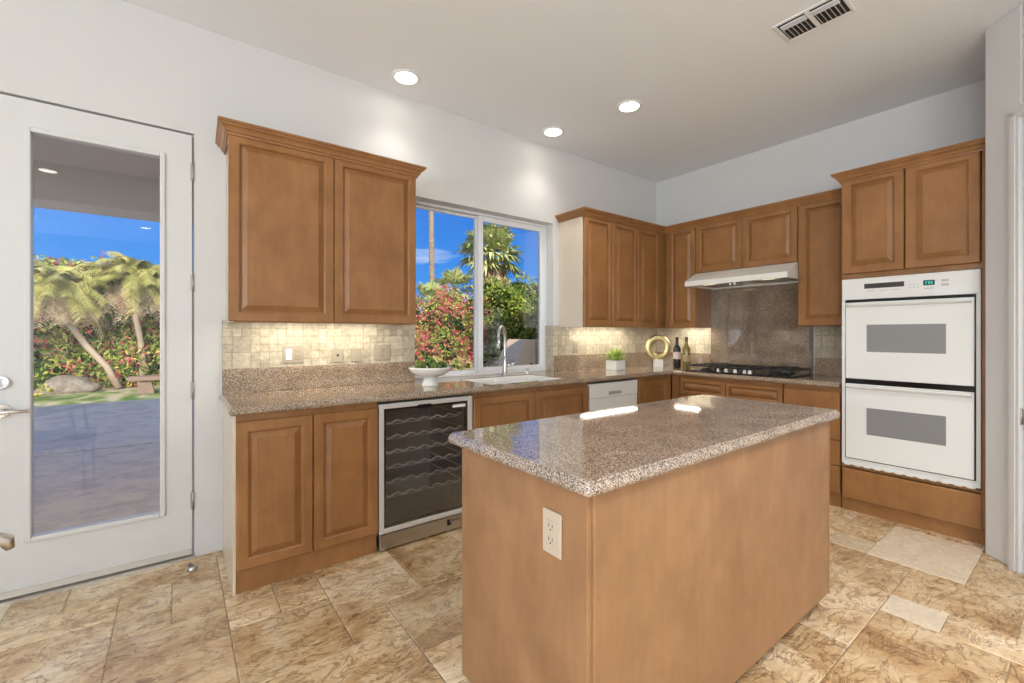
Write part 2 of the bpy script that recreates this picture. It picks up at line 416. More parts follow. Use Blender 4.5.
for z in (2.21, 1.573, .958, .326):
    MB().cyl((R_+.006, -.004, z-.05-oz), (R_+.006, -.004, z+.05-oz), .0055, n=10).box(R_-.006, R_+.014, -.003, .003, z-.048-oz, z+.048-oz).build('hinge', HINGE, d)
hx = -5.155-ox
MB().cyl((hx, .004, 1.05-oz), (hx, -.012, 1.05-oz), .033, n=24).box(hx-.006, hx+.006, -.032, -.012, 1.03-oz, 1.07-oz).build('deadbolt', CHROME, d, bevel=.002)
h = MB().cyl((hx, .004, .915-oz), (hx, -.010, .915-oz), .036, n=24).build('handle', CHROME, d, bevel=.002)
MB().tube([(hx, -.01, .915-oz), (hx, -.052, .915-oz), (hx+.02, -.058, .914-oz), (hx+.105, -.056, .912-oz)], [.011, .010, .009, .007], 12).build('lever', CHROME, h)
ds = thing('door_stop', 'small domed metal door stop on the floor below the door hinge', 'door stop', (-4.42, -.16, 0))
MB().lathe([(.0, 0), (.024, 0), (.024, .006), (.018, .016), (.012, .022), (.0, .024)], n=20).build('base', STEEL, ds)
MB().cyl((0, 0, .015), (-.012, -.012, .034), .011, .009, n=12).build('bumper', mat('rubber', (.12, .10, .09), .7), ds)

# ------------------------------------------------------------------ pantry door at the right edge
pd = bpy.data.objects.new('door_2', None); COL.objects.link(pd); struct(pd); pd['label'] = 'white panel pantry door in the angled wall at right'
pd.location = (A0.x, A0.y, 0); pd.rotation_euler = (0, 0, math.radians(-135))
# local x along the wall, local -y is ... into the room (checked: rotation -135 deg maps -y to (-r2, r2))
mm = MB()
cas = [(0, 0), (0, .012), (-.02, .020), (-.045, .016), (-.06, .018), (-.06, 0)]
mm.box(DS0-.062, DS0+.004, -.018, 0, 0, 2.50).box(DS1-.004, DS1+.062, -.018, 0, 0, 2.50).box(DS0-.062, DS1+.062, -.0175, 0, 2.438, 2.502)
mm.box(DS0-.045, DS0-.012, -.024, -.018, 0, 2.48).box(DS1+.012, DS1+.045, -.024, -.018, 0, 2.48).box(DS0-.045, DS1+.045, -.024, -.018, 2.452, 2.485)
mm.build('casing', TRIMW, pd, bevel=.004)
mm = MB(); mm.panel(DS0+.008, .01, DS1-DS0-.016, 2.422, .045, [(0, 0), (0, -.04)]); mm.build('door_leaf', TRIMW, pd, bevel=.003)
for z0, z1 in ((.2, .95), (1.1, 2.28)):
    MB().panel(DS0+.13, z0, DS1-DS0-.26, z1-z0, .012, [(0, 0), (0, -.012), (.018, -.014), (.03, -.009), (.07, -.016)]).build('raised_panel', TRIMW, pd)
for z in (.84,):
    MB().cyl((DS0+.002, -.006, z-.045), (DS0+.002, -.006, z+.045), .006, n=10).box(DS0+.002, DS0+.03, -.003, .004, z-.04, z+.04).build('hinge', HINGE, pd)
MB().sphere((DS1-.07, -.045, .95), .027).cyl((DS1-.07, .004, .95), (DS1-.07, -.04, .95), .012).build('door_knob', CHROME, pd)

# ------------------------------------------------------------------ window
wi = bpy.data.objects.new('window_1', None); COL.objects.link(wi); struct(wi); wi['label'] = 'white horizontal sliding window over the sink'
wi.location = (WL, .10, WB)
ww, wh = WR-WL, WT-WB
def frame(mb, x0, x1, z0, z1, y0, y1, wd, wb=None):
    wb = wb or wd
    mb.box(x0, x0+wd, y0, y1, z0, z1).box(x1-wd, x1, y0, y1, z0, z1).box(x0+wd, x1-wd, y0, y1, z0, z0+wb).box(x0+wd, x1-wd, y0, y1, z1-wd, z1)
m = MB(); frame(m, 0, ww, 0, wh, .0, .075, .020, .022); m.build('window_frame', WFRAME, wi, bevel=.003)
sx = -2.405-WL
m = MB(); frame(m, sx, ww-.028, .022, wh-.024, -.002, .03, .046, .042); s = m.build('sliding_sash', WFRAME, wi, bevel=.003)
MB().box(sx+.046, ww-.074, .012, .016, .064, wh-.07).build('pane', GLASS, s)
MB().box(sx+.006, sx+.02, -.012, -.002, .62, .74).build('sash_latch', WFRAME, s, bevel=.003)
m = MB(); frame(m, .028, sx+.012, .022, wh-.024, .04, .07, .020, .022); s = m.build('fixed_sash', WFRAME, wi, bevel=.003)
MB().box(.048, sx-.008, .052, .056, .044, wh-.044).build('pane', GLASS, s)
# windows of the living area behind the camera
for k, (a, b) in enumerate([(-8.8, -6.7), (-4.65, -3.75)]):
    m = MB(); frame(m, a, b, .35, 2.55, -8.15, -8.1, .05); m.box((a+b)/2-.02, (a+b)/2+.02, -8.14, -8.11, .4, 2.5)
    o = struct(m.build('window_%d' % (k+2), WFRAME)); MB().box(a+.05, b-.05, -8.13, -8.125, .4, 2.5).build('pane', GLASS, o)
for k, (a, b) in enumerate([(-7.85, -5.55), (-5.25, -2.95)]):
    m = MB(); m.box(-9.15, -9.1, a, a+.05, .35, 2.55).box(-9.15, -9.1, b-.05, b, .35, 2.55).box(-9.15, -9.1, a, b, .35, .4).box(-9.15, -9.1, a, b, 2.5, 2.55)
    o = struct(m.build('window_%d' % (k+4), WFRAME)); MB().box(-9.13, -9.125, a+.05, b-.05, .4, 2.5).build('pane', GLASS, o)

# ------------------------------------------------------------------ backsplash tiles (fixed to the walls)
struct(MB().box(-4.274, WL+.0, -.010, 0, 1.073, 1.362).build('trim_3', TILE), 'tumbled stone tiles under the left wall cabinet')
struct(MB().box(WR+.0, -.01, -.010, 0, 1.073, 1.362).box(WR-.010, WR, -.010, .098, .926, 1.362).build('trim_4', TILE), 'tumbled stone tiles right of the window')
struct(MB().box(-.010, 0, -.672, 0, 1.073, 1.362).build('trim_5', TILE), 'tumbled stone tiles left of the cooktop slab')
struct(MB().box(-.010, 0, -1.99, -1.625, 1.073, 1.362).build('trim_6', TILE), 'tumbled stone tiles right of the cooktop slab')

# ================================================================== CABINETS
def door_rings(fr, t=.02, sl=.032):
    return [(0, 0), (0, -t+.004), (.004, -t), (fr-.008, -t), (fr-.006, -t+.002), (fr-.001, -t+.005), (fr, -t+.0165), (fr+.0045, -t+.0165), (fr+sl, -t+.004), (fr+sl+.0005, -t+.001), (fr+sl+.003, -t+.001)]
def cab_door(parent, x0, x1, z0, z1, yf, fr=.056, name='door', sl=.032):
    """yf: y of the carcass face; door stands .02 proud"""
    return MB().panel(x0, z0, x1-x0, z1-z0, yf, door_rings(fr, .021, sl)).build(name, WOOD, parent)
def slab(parent, x0, x1, z0, z1, yf, name='drawer'):
    return MB().panel(x0, z0, x1-x0, z1-z0, yf, [(0, 0), (0, -.016), (.004, -.020), (.010, -.021)]).build(name, WOOD, parent)
BZ0, BZ1 = .10, .884
def base_cab(label, loc, rz, w, cream=(), toe=True, x0=0, name='base_cabinet', ztop=BZ1):
    t = thing(name, label, 'cabinet', loc, rz)
    m = MB(); c = .004
    m.box(x0+c, w-c, -.59, -.57, BZ0, ztop)            # face frame
    m.box(x0+c, x0+.022, -.57, -.012, BZ0, ztop).box(w-.022, w-c, -.57, -.012, BZ0, ztop).box(x0+.022, w-.022, -.57, -.012, BZ0, BZ0+.018).box(x0+.022, w-.022, -.03, -.012, BZ0+.018, ztop)
    m.build('carcass', WOOD, t)
    if toe: MB().box(x0+c, w-c, -.578, -.55, 0, BZ0).build('toe_kick', WOOD, t)
    return t
A = lambda x: (x, 0, 0)
B = lambda y: (0, y, 0)
# 1 left base cabinet, two doors
t = base_cab('honey maple two-door base cabinet at the left end beside the wine cooler', A(-4.262), 0, .712)
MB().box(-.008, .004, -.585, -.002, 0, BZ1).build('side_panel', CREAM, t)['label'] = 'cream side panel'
cab_door(t, .004, .352, .122, .850, -.59); cab_door(t, .358, .706, .122, .850, -.59)
# 2 sink base
t = base_cab('honey maple sink base cabinet between wine cooler and dishwasher', A(-2.903), 0, 1.118)
cab_door(t, .006, .542, .122, .850, -.59); cab_door(t, .546, 1.110, .122, .850, -.59)
# 3 corner base on wall A
t = base_cab('honey maple corner base cabinet right of the dishwasher', A(-1.142), 0, .54)
cab_door(t, .008, .455, .122, .850, -.59)
# 4 cooktop base on wall B
t = base_cab('honey maple base cabinet with raised-panel fronts below the cooktop', B(-.602), RB, .998)
MB().box(.0, .075, -.602, -.59, .10, .884).build('corner_post', WOOD, t)
cab_door(t, .085, .528, .705, .850, -.59, .034, 'drawer', .028); cab_door(t, .534, .992, .705, .850, -.59, .034, 'drawer', .028)
cab_door(t, .085, .528, .122, .698, -.59); cab_door(t, .534, .992, .122, .698, -.59)
# 5 drawer base
t = base_cab('honey maple four-drawer base cabinet between cooktop and oven tower', B(-1.602), RB, .388)
for z0, z1 in ((.705, .850), (.497, .698), (.313, .490), (.112, .306)): slab(t, .006, .384, z0, z1, -.59)
# 6 oven tower
OT = 2.415
t = thing('oven_cabinet', 'tall honey maple cabinet housing the double wall oven', 'cabinet', B(-1.994), RB)
w = .732
m = MB(); m.box(0, .02, -.59, -.012, .10, OT).box(w-.02, w, -.59, -.012, .10, OT).box(.02, w-.02, -.59, -.57, 1.68, 1.712).box(.02, w-.02, -.57, -.012, 1.70, 1.72).box(.02, w-.02, -.59, -.012, .10, .12)
m.box(.02, w-.02, -.59, -.012, .313, .332).box(.02, w-.02, -.03, -.012, .332, OT).box(.02, w-.02, -.59, -.55, 2.39, OT).box(.02, w-.02, -.59, -.012, OT-.015, OT).box(w-.02, w+.006, -.602, -.59, .10, OT)
m.build('carcass', WOOD, t)
MB().box(0, w, -.585, -.55, 0, .10).build('toe_kick', WOOD, t)
cab_door(t, .004, .352, 1.715, 2.405, -.59); cab_door(t, .358, .706, 1.715, 2.405, -.59)
slab(t, .006, .712, .092, .308, -.59)
CROWN = [(0, -.026), (.008, -.026), (.010, -.014), (.018, -.011), (.021, -.002), (.028, .009), (.040, .017), (.042, .024), (.050, .028), (.050, .040), (0, .040)]
def crown(path, z, parent=None, label=None):
    m = MB().sweep(path, CROWN, z=z); return m.build('crown_molding', WOOD, parent)
crown([(0, -.40), (0, -.612), (w, -.612)], OT-.005, t)
# 7 uppers
UZ0, UZ1 = 1.345, 2.372
def wall_cab(label, loc, rz, w, z0=UZ0, z1=UZ1, h=None, doors=(), d=.31, fr=.056, inset=0):
    t = thing('upper_cabinet', label, 'cabinet', loc, rz)
    m = MB(); m.box(inset, inset+.018, -d, -.012, z0, z1).box(w-.018, w, -d, -.012, z0, z1).box(inset+.018, w-.018, -d, -.012, z0+.034, z0+.046).box(inset+.018, w-.018, -d, -.012, z1-.018, z1).box(inset+.018, w-.018, -.03, -.012, z0+.03, z1-.018)
    m.box(inset+.018, w-.018, -d, -d+.018, z0, z1-.018)
    m.build('carcass', WOOD, t)
    for a, b in doors: cab_door(t, a, b, z0+.004, z1-.006, -d, fr)
    return t
w = 1.086
t = wall_cab('honey maple two-door wall cabinet left of the window', A(-4.271), 0, w, doors=((.003, .546), (.550, w-.003)), inset=.026)
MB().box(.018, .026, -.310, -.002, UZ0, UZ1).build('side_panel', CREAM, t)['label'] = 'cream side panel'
crown([(.014, -.0), (.004, -.332), (w, -.332), (w, 0)], UZ1, t)
w = 1.549-.012
t = wall_cab('honey maple three-door wall cabinet between window and corner', A(-1.549), 0, w, doors=((.003, .388), (.393, .775), (.780, 1.140)))
MB().box(-.006, 0, -.31, -.002, UZ0, UZ1).build('side_panel', CREAM, t)['label'] = 'cream side panel washed by the window light'  # maple side; the pale colour stands in for window glare
t = wall_cab('narrow honey maple wall cabinet left of the range hood', B(-.334), RB, .350, doors=((.045, .346),), fr=.05)
t = wall_cab('short honey maple two-door wall cabinet above the range hood', B(-.685), RB, .921, z0=1.885, doors=((.003, .459), (.463, .918)))
t = wall_cab('tall honey maple wall cabinet between hood and oven tower', B(-1.607), RB, .385, doors=((.003, .381),))
cm = crown([(-1.555, -.0), (-1.555, -.332), (-.332, -.332), (-.332, -1.992)], UZ1)
tag(cm, 'stepped maple crown moulding wrapping the corner wall cabinets', 'crown moulding')

# under-cabinet lamps
def ucl(label, loc, rz, L, p):
    t = thing('undercabinet_light', label, 'light', loc, rz, None)
    MB().box(0, L, -.05, .05, .026, .038).build('housing', WHITEP, t)
    MB().box(.01, L-.01, -.04, .04, .021, .026).build('lens', LENS, t)
    c = Matrix.Rotation(rz, 3, 'Z') @ Vector((L/2, 0, 0)); a = area('undercabinet_glow', (loc[0]+c.x, loc[1]+c.y, loc[2]+.018), (0, 0, -1), L if rz == 0 else .07, .07 if rz == 0 else L, p, (1, .91, .73))
ucl('under-cabinet strip light below the left wall cabinet', (-4.12, -.16, UZ0-.008), 0, .78, 1.9)
ucl('under-cabinet strip light below the three-door wall cabinet', (-1.40, -.16, UZ0-.008), 0, .80, 2.2)
ucl('under-cabinet strip light below the narrow cabinet near the hood', (-.16, -.36, UZ0-.008), RB, .29, 1.3)

# ------------------------------------------------------------------ countertops
TZ, TB = .925, .885
NOSE = [(-.016, TZ), (-.012, TZ-.0015), (-.011, TZ-.006)] + [(-.017+.017*math.sin(a)+.0, TZ-.006-.017+.017*math.cos(a)) for a in [k*PI/8 for k in range(3, 9)]] + [(-.03, TB), (-.03, TZ)]
NOSE = [(-.016, TZ), (-.0125, TZ-.001), (-.011, TZ-.0055), (-.0065, TZ-.0068)] + [(-.0165+.0165*math.sin(a), TZ-.0235+.0165*math.cos(a)) for a in [k*PI/10 for k in range(4, 11)]] + [(-.028, TB)]
ct = thing('countertop', 'long L-shaped brown granite countertop along both walls', 'countertop', (0, 0, 0))
m = MB(); I = .016
SX0, SX1, SY0, SY1 = -2.73, -2.00, -.570, -.11
m.box(-4.29+I, SX0, -.64+I, -.002, TB, TZ).box(SX1, -.64+I, -.64+I, -.002, TB, TZ).box(SX0, SX1, -.64+I, SY0, TB, TZ).box(SX0, SX1, SY1, -.002, TB, TZ)
m.box(-.64+I, -.002, -1.99, -.002, TB, TZ).box(WL+.001, WR-.011, -.002, .099, TB, TZ)
m.sweep([(-4.29, -.002), (-4.29, -.64), (-.64, -.64), (-.64, -1.99)], NOSE, smooth=False)
m.build('worktop', GRAN, ct, fix=True)
for q in ((-4.274, WL-.002, -.02, -.001), (WR+.002, -.021, -.02, -.001), (-.02, -.001, -.672, -.001), (-.02, -.001, -1.99, -1.625)): MB().box(*q, TZ, 1.073).build('backsplash', GRAN, ct, bevel=.002)
MB().box(-.022, -.001, -1.612, -.678, TZ, 1.735).build('backsplash_slab', GRANS, ct)['label'] = 'full-height polished granite slab behind the cooktop'
# island
ic = thing('kitchen_island', 'large maple kitchen island in the foreground', 'island', (-3.702, -2.394, 0))
m = MB(); iw, idp = 1.69, .675
m.box(.04, iw-.075, .03, idp-.06, .075, TB); m.build('body', WOODP, ic)
MB().box(.022, .04, .022, idp-.05, .075, TB-.001).build('end_panel', WOODP, ic, bevel=.002)
MB().box(.052, iw-.062, .018, .03, .075, TB-.001).build('back_panel', WOODP, ic, bevel=.002)
MB().box(.0395, .052, .014, .032, .075, TB-.001).build('corner_trim', WOODP, ic, bevel=.003)
MB().box(iw-.062, iw-.052, .016, idp-.05, .075, TB-.001).build('end_panel', WOODP, ic, bevel=.002)
MB().box(.10, iw-.12, .09, idp-.13, 0, .075).build('toe_kick', WOODP, ic)
for a, b in ((.05, .56), (.565, 1.08), (1.085, iw-.08)):
    o = MB().panel(a, .09, b-a, .76, 0, door_rings(.056, .021)).build('door', WOODP, ic); o.location = (a+b, idp-.06, 0); o.rotation_euler = (0, 0, PI)
it = thing('island_countertop', 'polished speckled granite top of the island', 'countertop', (-3.712, -2.407, 0))
m = MB(); r = .018; iw += .02; idp += .02
def rrect(x0, y0, x1, y1, r, n=5):
    P = []
    for cx, cy, a0 in ((x0+r, y0+r, PI), (x1-r, y0+r, 1.5*PI), (x1-r, y1-r, 0), (x0+r, y1-r, .5*PI)):
        for k in range(n+1): a = a0+k*PI/2/n; P.append((cx+r*math.cos(a), cy+r*math.sin(a)))
    return P
P = rrect(0, 0, iw, idp, .018, 3)
m.sweep(P, NOSE, closed=True)
m.prism(rrect(.016, .016, iw-.016, idp-.016, .004, 3), TB, TZ)
m.build('worktop', GRANI, it)

# ------------------------------------------------------------------ outlets
def outlet(label, loc, rz, slots=True, w=.073, h=.118, name='power_outlet', kind='duplex', m_=None, group=None):
    t = thing(name, label, 'outlet' if name != 'light_switch' else 'switch', loc, rz, group); m_ = m_ or ALMOND
    MB().box(-w/2, w/2, -.006, 0, -h/2, h/2).build('cover_plate', m_, t, bevel=.003)
    if kind == 'duplex':
        f = MB().box(-.017, .017, -.009, -.006, -.034, .034).build('receptacle', m_, t, bevel=.002)
        for zc in (-.018, .018):
            for sx_ in (-.007, .007): MB().box(sx_-.001, sx_+.001, -.0096, -.0088, zc-.002, zc+.007).build('slot', SLOT, f)
            MB().cyl((0, -.0088, zc-.008), (0, -.0096, zc-.008), .0025, n=8).build('ground_hole', SLOT, f)
    elif kind == 'switch+duplex':
        MB().box(-w/2+.018, -w/2+.052, -.010, -.006, -.034, .034).build('rocker', WHITEP, t, bevel=.002)
        f = MB().box(w/2-.052, w/2-.018, -.009, -.006, -.034, .034).build('receptacle', m_, t, bevel=.002)
        for zc in (-.018, .018):
            for sx_ in (w/2-.042, w/2-.028): MB().box(sx_-.001, sx_+.001, -.0096, -.0088, zc-.002, zc+.007).build('slot', SLOT, f)
    elif kind == 'phone':
        MB().box(-.007, .007, -.0075, -.006, -.006, .008).build('jack', SLOT, t)
    return t
STONE = mat('stone_plate', (.36, .31, .235), .5)
outlet('duplex outlet on the end panel of the island', (-3.6805, -2.248, .745), -PI/2, m_=mat('ivory_plastic', (.56, .47, .37), .35))
outlet('double plate with white rocker switch, leftmost on the backsplash', (-3.89, -.0105, 1.150), 0, w=.125, h=.112, kind='switch+duplex', name='light_switch', m_=STONE)
outlet('small stone-coloured phone jack plate right of the backsplash switch', (-3.615, -.0105, 1.135), 0, w=.075, h=.095, kind='phone', m_=STONE, name='phone_jack')
outlet('blank stone-coloured wall plate in the middle of the left backsplash', (-3.49, -.0105, 1.135), 0, w=.075, h=.095, kind='', m_=STONE, name='blank_plate')
outlet('stone-coloured duplex outlet on the backsplash beside the window', (-3.30, -.0105, 1.148), 0, w=.118, h=.112, m_=STONE)
outlet('stone-coloured outlet on the backsplash right of the window', (-1.34, -.0105, 1.150), 0, w=.075, h=.118, m_=STONE)

# ------------------------------------------------------------------ wine cooler
wc = thing('wine_cooler', 'undercounter wine cooler with glass door and wavy racks', 'wine cooler', (-3.546, 0, 0))
w = .638
m = MB(); m.box(0.006, .02, -.56, -.02, .02, .872).box(w-.02, w-.006, -.56, -.02, .02, .872).box(.02, w-.02, -.56, -.02, .85, .872).box(.02, w-.02, -.05, -.02, .02, .85).box(.02, w-.02, -.56, -.02, .02, .10)
m.build('body', BLACKM, wc)
mi = mat('cooler_lining', (.48, .48, .46), .6)
MB().box(.021, .04, -.555, -.051, .101, .849).box(w-.04, w-.021, -.555, -.051, .101, .849).box(.04, w-.04, -.065, -.051, .101, .849).box(.04, w-.04, -.555, -.065, .101, .112).build('lining', mi, wc)
f = MB(); frame(f, 0.0, w, .105, .868, -.605, -.565, .030, .028)
dr = f.build('door', ALU, wc, bevel=.004)
MB().box(.031, w-.031, -.592, -.586, .134, .837).build('glass', COOLGLASS, dr)
f = MB(); frame(f, .030, w-.030, .133, .838, -.585, -.575, .016); f.build('gasket', BLACK, dr)
MB().box(w*.38, w*.52, -.612, -.600, .822, .846).build('lock', BLACK, dr, bevel=.003)
MB().box(w-.145, w-.048, -.594, -.5925, .800, .818).build('label_plate', WHITEP, dr)
g = MB().box(0.002, w-.002, -.603, -.575, .012, .100).build('kick_grille', STEEL, wc, bevel=.004)
m = MB().box(w*.70, w*.725, -.6045, -.6025, .045, .085).box(w*.725, w*.75, -.6045, -.6025, .045, .055).prism([(w*.725, .06), (w*.755, .085), (w*.765, .085), (w*.735, .055)], -.6045, -.6025, 'y').box(w*.76, w*.85, -.6045, -.6025, .070, .074)
m.build('logo', BLACK, g)
wire = mat('rack_wire', (.90, .89, .87), .35, 0)
for k, z in enumerate((.745, .655, .565, .475, .385, .30)):
    m = MB()
    pts = [(.045+i*(w-.09)/24, -.535, z+.009*math.cos(i*PI/2)) for i in range(25)]
    m.tube(pts, .0052, 6)
    m.tube([(.045, -.535, z-.014), (w-.045, -.535, z-.014)], .002, 5)
    m.box(.041, .047, -.54, -.08, z-.004, z+.004).box(w-.047, w-.041, -.54, -.08, z-.004, z+.004)
    m.build('wire_rack', wire, wc)
# ------------------------------------------------------------------ dishwasher
dw = thing('dishwasher', 'white built-in dishwasher under the counter', 'dishwasher', (-1.779, 0, 0))
w = .630
MB().box(.006, w-.006, -.56, -.02, .10, .868).build('body', BLACKM, dw)
MB().box(.003, w-.003, -.606, -.562, .115, .7395).build('door', APPL, dw, bevel=.005)
p = MB().box(.003, w-.003, -.610, -.562, .741, .866).build('control_panel', APPL, dw, bevel=.006)
MB().box(.235, .395, -.614, -.609, .762, .790).build('latch', mat('latch_grey', (.35, .34, .33), .4), p, bevel=.004)
MB().box(.01, w-.01, -.575, -.55, .0, .10).build('toe_panel', APPLM, dw)

# ------------------------------------------------------------------ double wall oven
ov = thing('double_oven', 'white built-in double wall oven in the tall cabinet', 'oven', (0, -2.0, 0), RB)
w = .703
MB().box(.022, w-.022, -.60, -.08, .336, 1.676).build('body', APPLM, ov)
m = MB(); frame(m, 0, w, .345, 1.675, -.612, -.598, .02, .04); m.build('frame', APPL, ov, bevel=.002)
m = MB(); P = [(.004, .352), (.004, .345)]
for k in range(12): P += [(.012+k*.057, .345), (.018+k*.057, .334), (.050+k*.057, .334), (.056+k*.057, .345)]
m.prism(P + [(w-.004, .345), (w-.004, .352)], -.616, -.606, 'y')
m.build('vent_trim', APPL, ov, bevel=.002)
MB().box(.02, w-.02, -.606, -.599, .384, 1.53).build('cavity_gap', BLACK, ov)
cp = MB().box(.004, w-.004, -.622, -.600, 1.525, 1.672).build('control_panel', APPL, ov, bevel=.004)
MB().box(.135, .350, -.6235, -.6215, 1.598, 1.632).build('display', mat('dark_display', (.06, .05, .05), .2), cp)
MB().box(.445, .500, -.6235, -.6215, 1.595, 1.628).build('clock', mat('clock_bezel', (.02, .09, .085), .15), cp)
m = MB()
def seg(m, x, z, d):
    S = {'1': 'bc', '2': 'abged', '0': 'abcdef', '8': 'abcdefg'}[d]; a, h, t = .007, .0085, .0014
    R = {'a': (x, x+a, z+2*h-t, z+2*h), 'g': (x, x+a, z+h-t/2, z+h+t/2), 'd': (x, x+a, z, z+t), 'f': (x, x+t, z+h, z+2*h), 'b': (x+a-t, x+a, z+h, z+2*h), 'e': (x, x+t, z, z+h), 'c': (x+a-t, x+a, z, z+h)}
    for s in S: q = R[s]; m.box(q[0], q[1], -.6242, -.6234, q[2], q[3])
for x, dgt in ((.455, '2'), (.470, '0'), (.482, '8')): seg(m, x, 1.603, dgt)
m.build('clock_digit', LCD, cp)
gp = mat('grey_print', (.50, .49, .47), .5)
for q in [(.15+k*.07, .19+k*.07, 1.578, 1.583) for k in range(3)] + [(.375+k*.02, .385+k*.02, 1.585+j*.02, 1.590+j*.02) for k in range(3) for j in range(2)] + [(.45, .495, 1.572, 1.578), (.53, .565, 1.585, 1.60), (.53, .565, 1.612, 1.627)]:
    MB().box(q[0], q[1], -.6228, -.6217, q[2], q[3]).build('button_marking', gp, cp)
OVG = mat('oven_window', (.26, .26, .26), .04, spec=1.0)
for k, (z0, z1, wz0, wz1) in enumerate(((.962, 1.505, 1.155, 1.345), (.392, .925, .575, .762))):
    dd = MB().box(.027, w-.027, -.628, -.608, z0, z1).build('door', APPL, ov, bevel=.004)
    MB().box(.150, w-.150, -.6290, -.6275, wz0, wz1).build('window', OVG, dd)
    hz = z1-.035
    MB().sweep([(.035, -.628), (w-.035, -.628)], [(0, hz), (.012, hz+.004), (.026, hz+.012), (.030, hz+.020), (.026, hz+.026), (.0, hz+.028)]).build('handle', APPL, dd, bevel=.002)

# ------------------------------------------------------------------ range hood
rh = thing('range_hood', 'white slanted under-cabinet range hood above the cooktop', 'range hood', (0, -.688, 0), RB)
w = .916
zt, zb = 1.883, 1.775
mh = mat('hood_enamel', (.80, .78, .72), .25)
bm = MB()
P0 = [(-.012, zt), (-.34, zt)]
top = [(0.0, -.012), (w, -.012), (w, -.335), (0.0, -.335)]
# canopy: sloped front and left end
V = [bm.bm.verts.new(p) for p in ((0, -.012, zt), (w, -.012, zt), (w, -.335, zt), (0, -.335, zt),
     (-.0, -.012, 1.79), (w, -.012, 1.79), (w, -.525, 1.79), (-.0, -.525, 1.79),
     (0, -.012, 1.738), (w, -.012, 1.738), (w, -.525, 1.742), (0, -.525, 1.742),
     (.03, -.04, 1.742), (w-.03, -.04, 1.742), (w-.03, -.47, 1.746), (.03, -.47, 1.746),
     (.03, -.04, 1.762), (w-.03, -.04, 1.762), (w-.03, -.47, 1.766), (.03, -.47, 1.766))]
for a in ((0, 1, 2, 3), (3, 2, 6, 7), (2, 1, 5, 6), (1, 0, 4, 5), (0, 3, 7, 4), (7, 6, 10, 11), (6, 5, 9, 10), (5, 4, 8, 9), (4, 7, 11, 8),
          (8, 11, 15, 12), (11, 10, 14, 15), (10, 9, 13, 14), (9, 8, 12, 13), (12, 15, 19, 16), (15, 14, 18, 19), (14, 13, 17, 18), (13, 12, 16, 17), (16, 19, 18, 17)):
    bm.bm.faces.new([V[i] for i in a])
bm.build('canopy', mh, rh, bevel=.003)
for x in (.08, w-.36): MB().box(x, x+.28, -.40, -.10, 1.752, 1.762).build('filter', STEEL, rh)
for x in (.14, w-.24): MB().box(x, x+.10, -.46, -.41, 1.750, 1.764).build('lamp', emit('hood_lamp', (1, .85, .55), 2.0), rh)
for x in (.43, .47): MB().cyl((x, -.49, 1.745), (x, -.49, 1.722), .010, n=12).build('switch_knob', WHITEP, rh)

# ------------------------------------------------------------------ cooktop
ck = thing('gas_cooktop', 'black five-burner gas cooktop set in the counter', 'cooktop', (-.35, -1.185, TZ), 0)
MB().box(-.245, .245, -.455, .455, .0005, .012).build('glass_base', BLACK, ck, bevel=.006)
bpos = [(-.12, .31), (.12, .31), (.02, 0), (-.12, -.31), (.12, -.31)]
for x, y in bpos:
    b = MB().lathe([(.0, 0), (.05, 0), (.048, .010), (.036, .014), (.0, .014)], (x, y, .012), 20).build('burner', BLACKM, ck)
    MB().lathe([(.0, .014), (.032, .014), (.032, .021), (.028, .024), (0, .024)], (x, y, .012), 20).build('cap', BLACKM, b)
for yc, hw in ((.31, .14), (0, .13), (-.31, .14)):
    m = MB(); z = .060
    for sy in (-hw, hw): m.box(-.215, .215, yc+sy-.006, yc+sy+.006, z-.012, z)
    for x in (-.215, -.0, .215): m.box(x-.006, x+.006, yc-hw, yc+hw, z-.012, z) if x else m.box(-.006, .006, yc-hw, yc+hw, z-.012, z)
    for x in ((-.12, .12) if yc else (.02,)):
        for a in range(8):
            c, s_ = math.cos(a*PI/4), math.sin(a*PI/4)
            m.tube([(x+c*.03, yc+s_*.03, z+.004), (x+c*.085, yc+s_*.085, z+.004), (x+c*.10, yc+s_*.10, z-.006)], .005, 6)
    for x in (-.21, .21):
        for sy in (-hw, hw): m.cyl((x, yc+sy, .012), (x, yc+sy, z), .006, .007, 8)
    m.build('grate', BLACKM, ck)
for i, (x, y) in enumerate(((-.205, .14), (-.19, .08), (-.205, -.01), (-.19, -.085), (-.205, -.135))):
    MB().lathe([(0, 0), (.017, 0), (.017, .004), (.015, .006), (.013, .026), (.010, .030), (0, .030)], (x, y, .012), 20).build('knob', PORC, ck)['label'] = 'white knob'

# ------------------------------------------------------------------ sink, faucet, soap pump
sk = thing('sink', 'white double-bowl undermount kitchen sink below the window', 'sink', ((SX0+SX1)/2, (SY0+SY1)/2, TZ-.20))
m = MB(); hw, hd = (SX1-SX0)/2, (SY1-SY0)/2; rimz = .196
for a, b in ((-hw+.001, -.004), (.004, hw-.001)):
    y0, y1 = -hd+.001, hd-.001
    R = []
    for ins, z in ((0, rimz), (.010, rimz), (.014, rimz-.02), (.03, .03), (.06, .012)):
        R.append([m.bm.verts.new(p) for p in ((a+ins, y0+ins, z), (b-ins, y0+ins, z), (b-ins, y1-ins, z), (a+ins, y1-ins, z))])
    R.insert(0, [m.bm.verts.new(p) for p in ((a, y0, 0), (b, y0, 0), (b, y1, 0), (a, y1, 0))])
    for p, q in zip(R, R[1:]):
        for k in range(4): m.bm.faces.new((p[k], p[(k+1) % 4], q[(k+1) % 4], q[k]))
    m.bm.faces.new(R[-1]); m.bm.faces.new(R[0][::-1])
m.box(-.005, .005, -hd+.002, hd-.002, .0, .18)
m.build('basin', PORC, sk, bevel=.004)
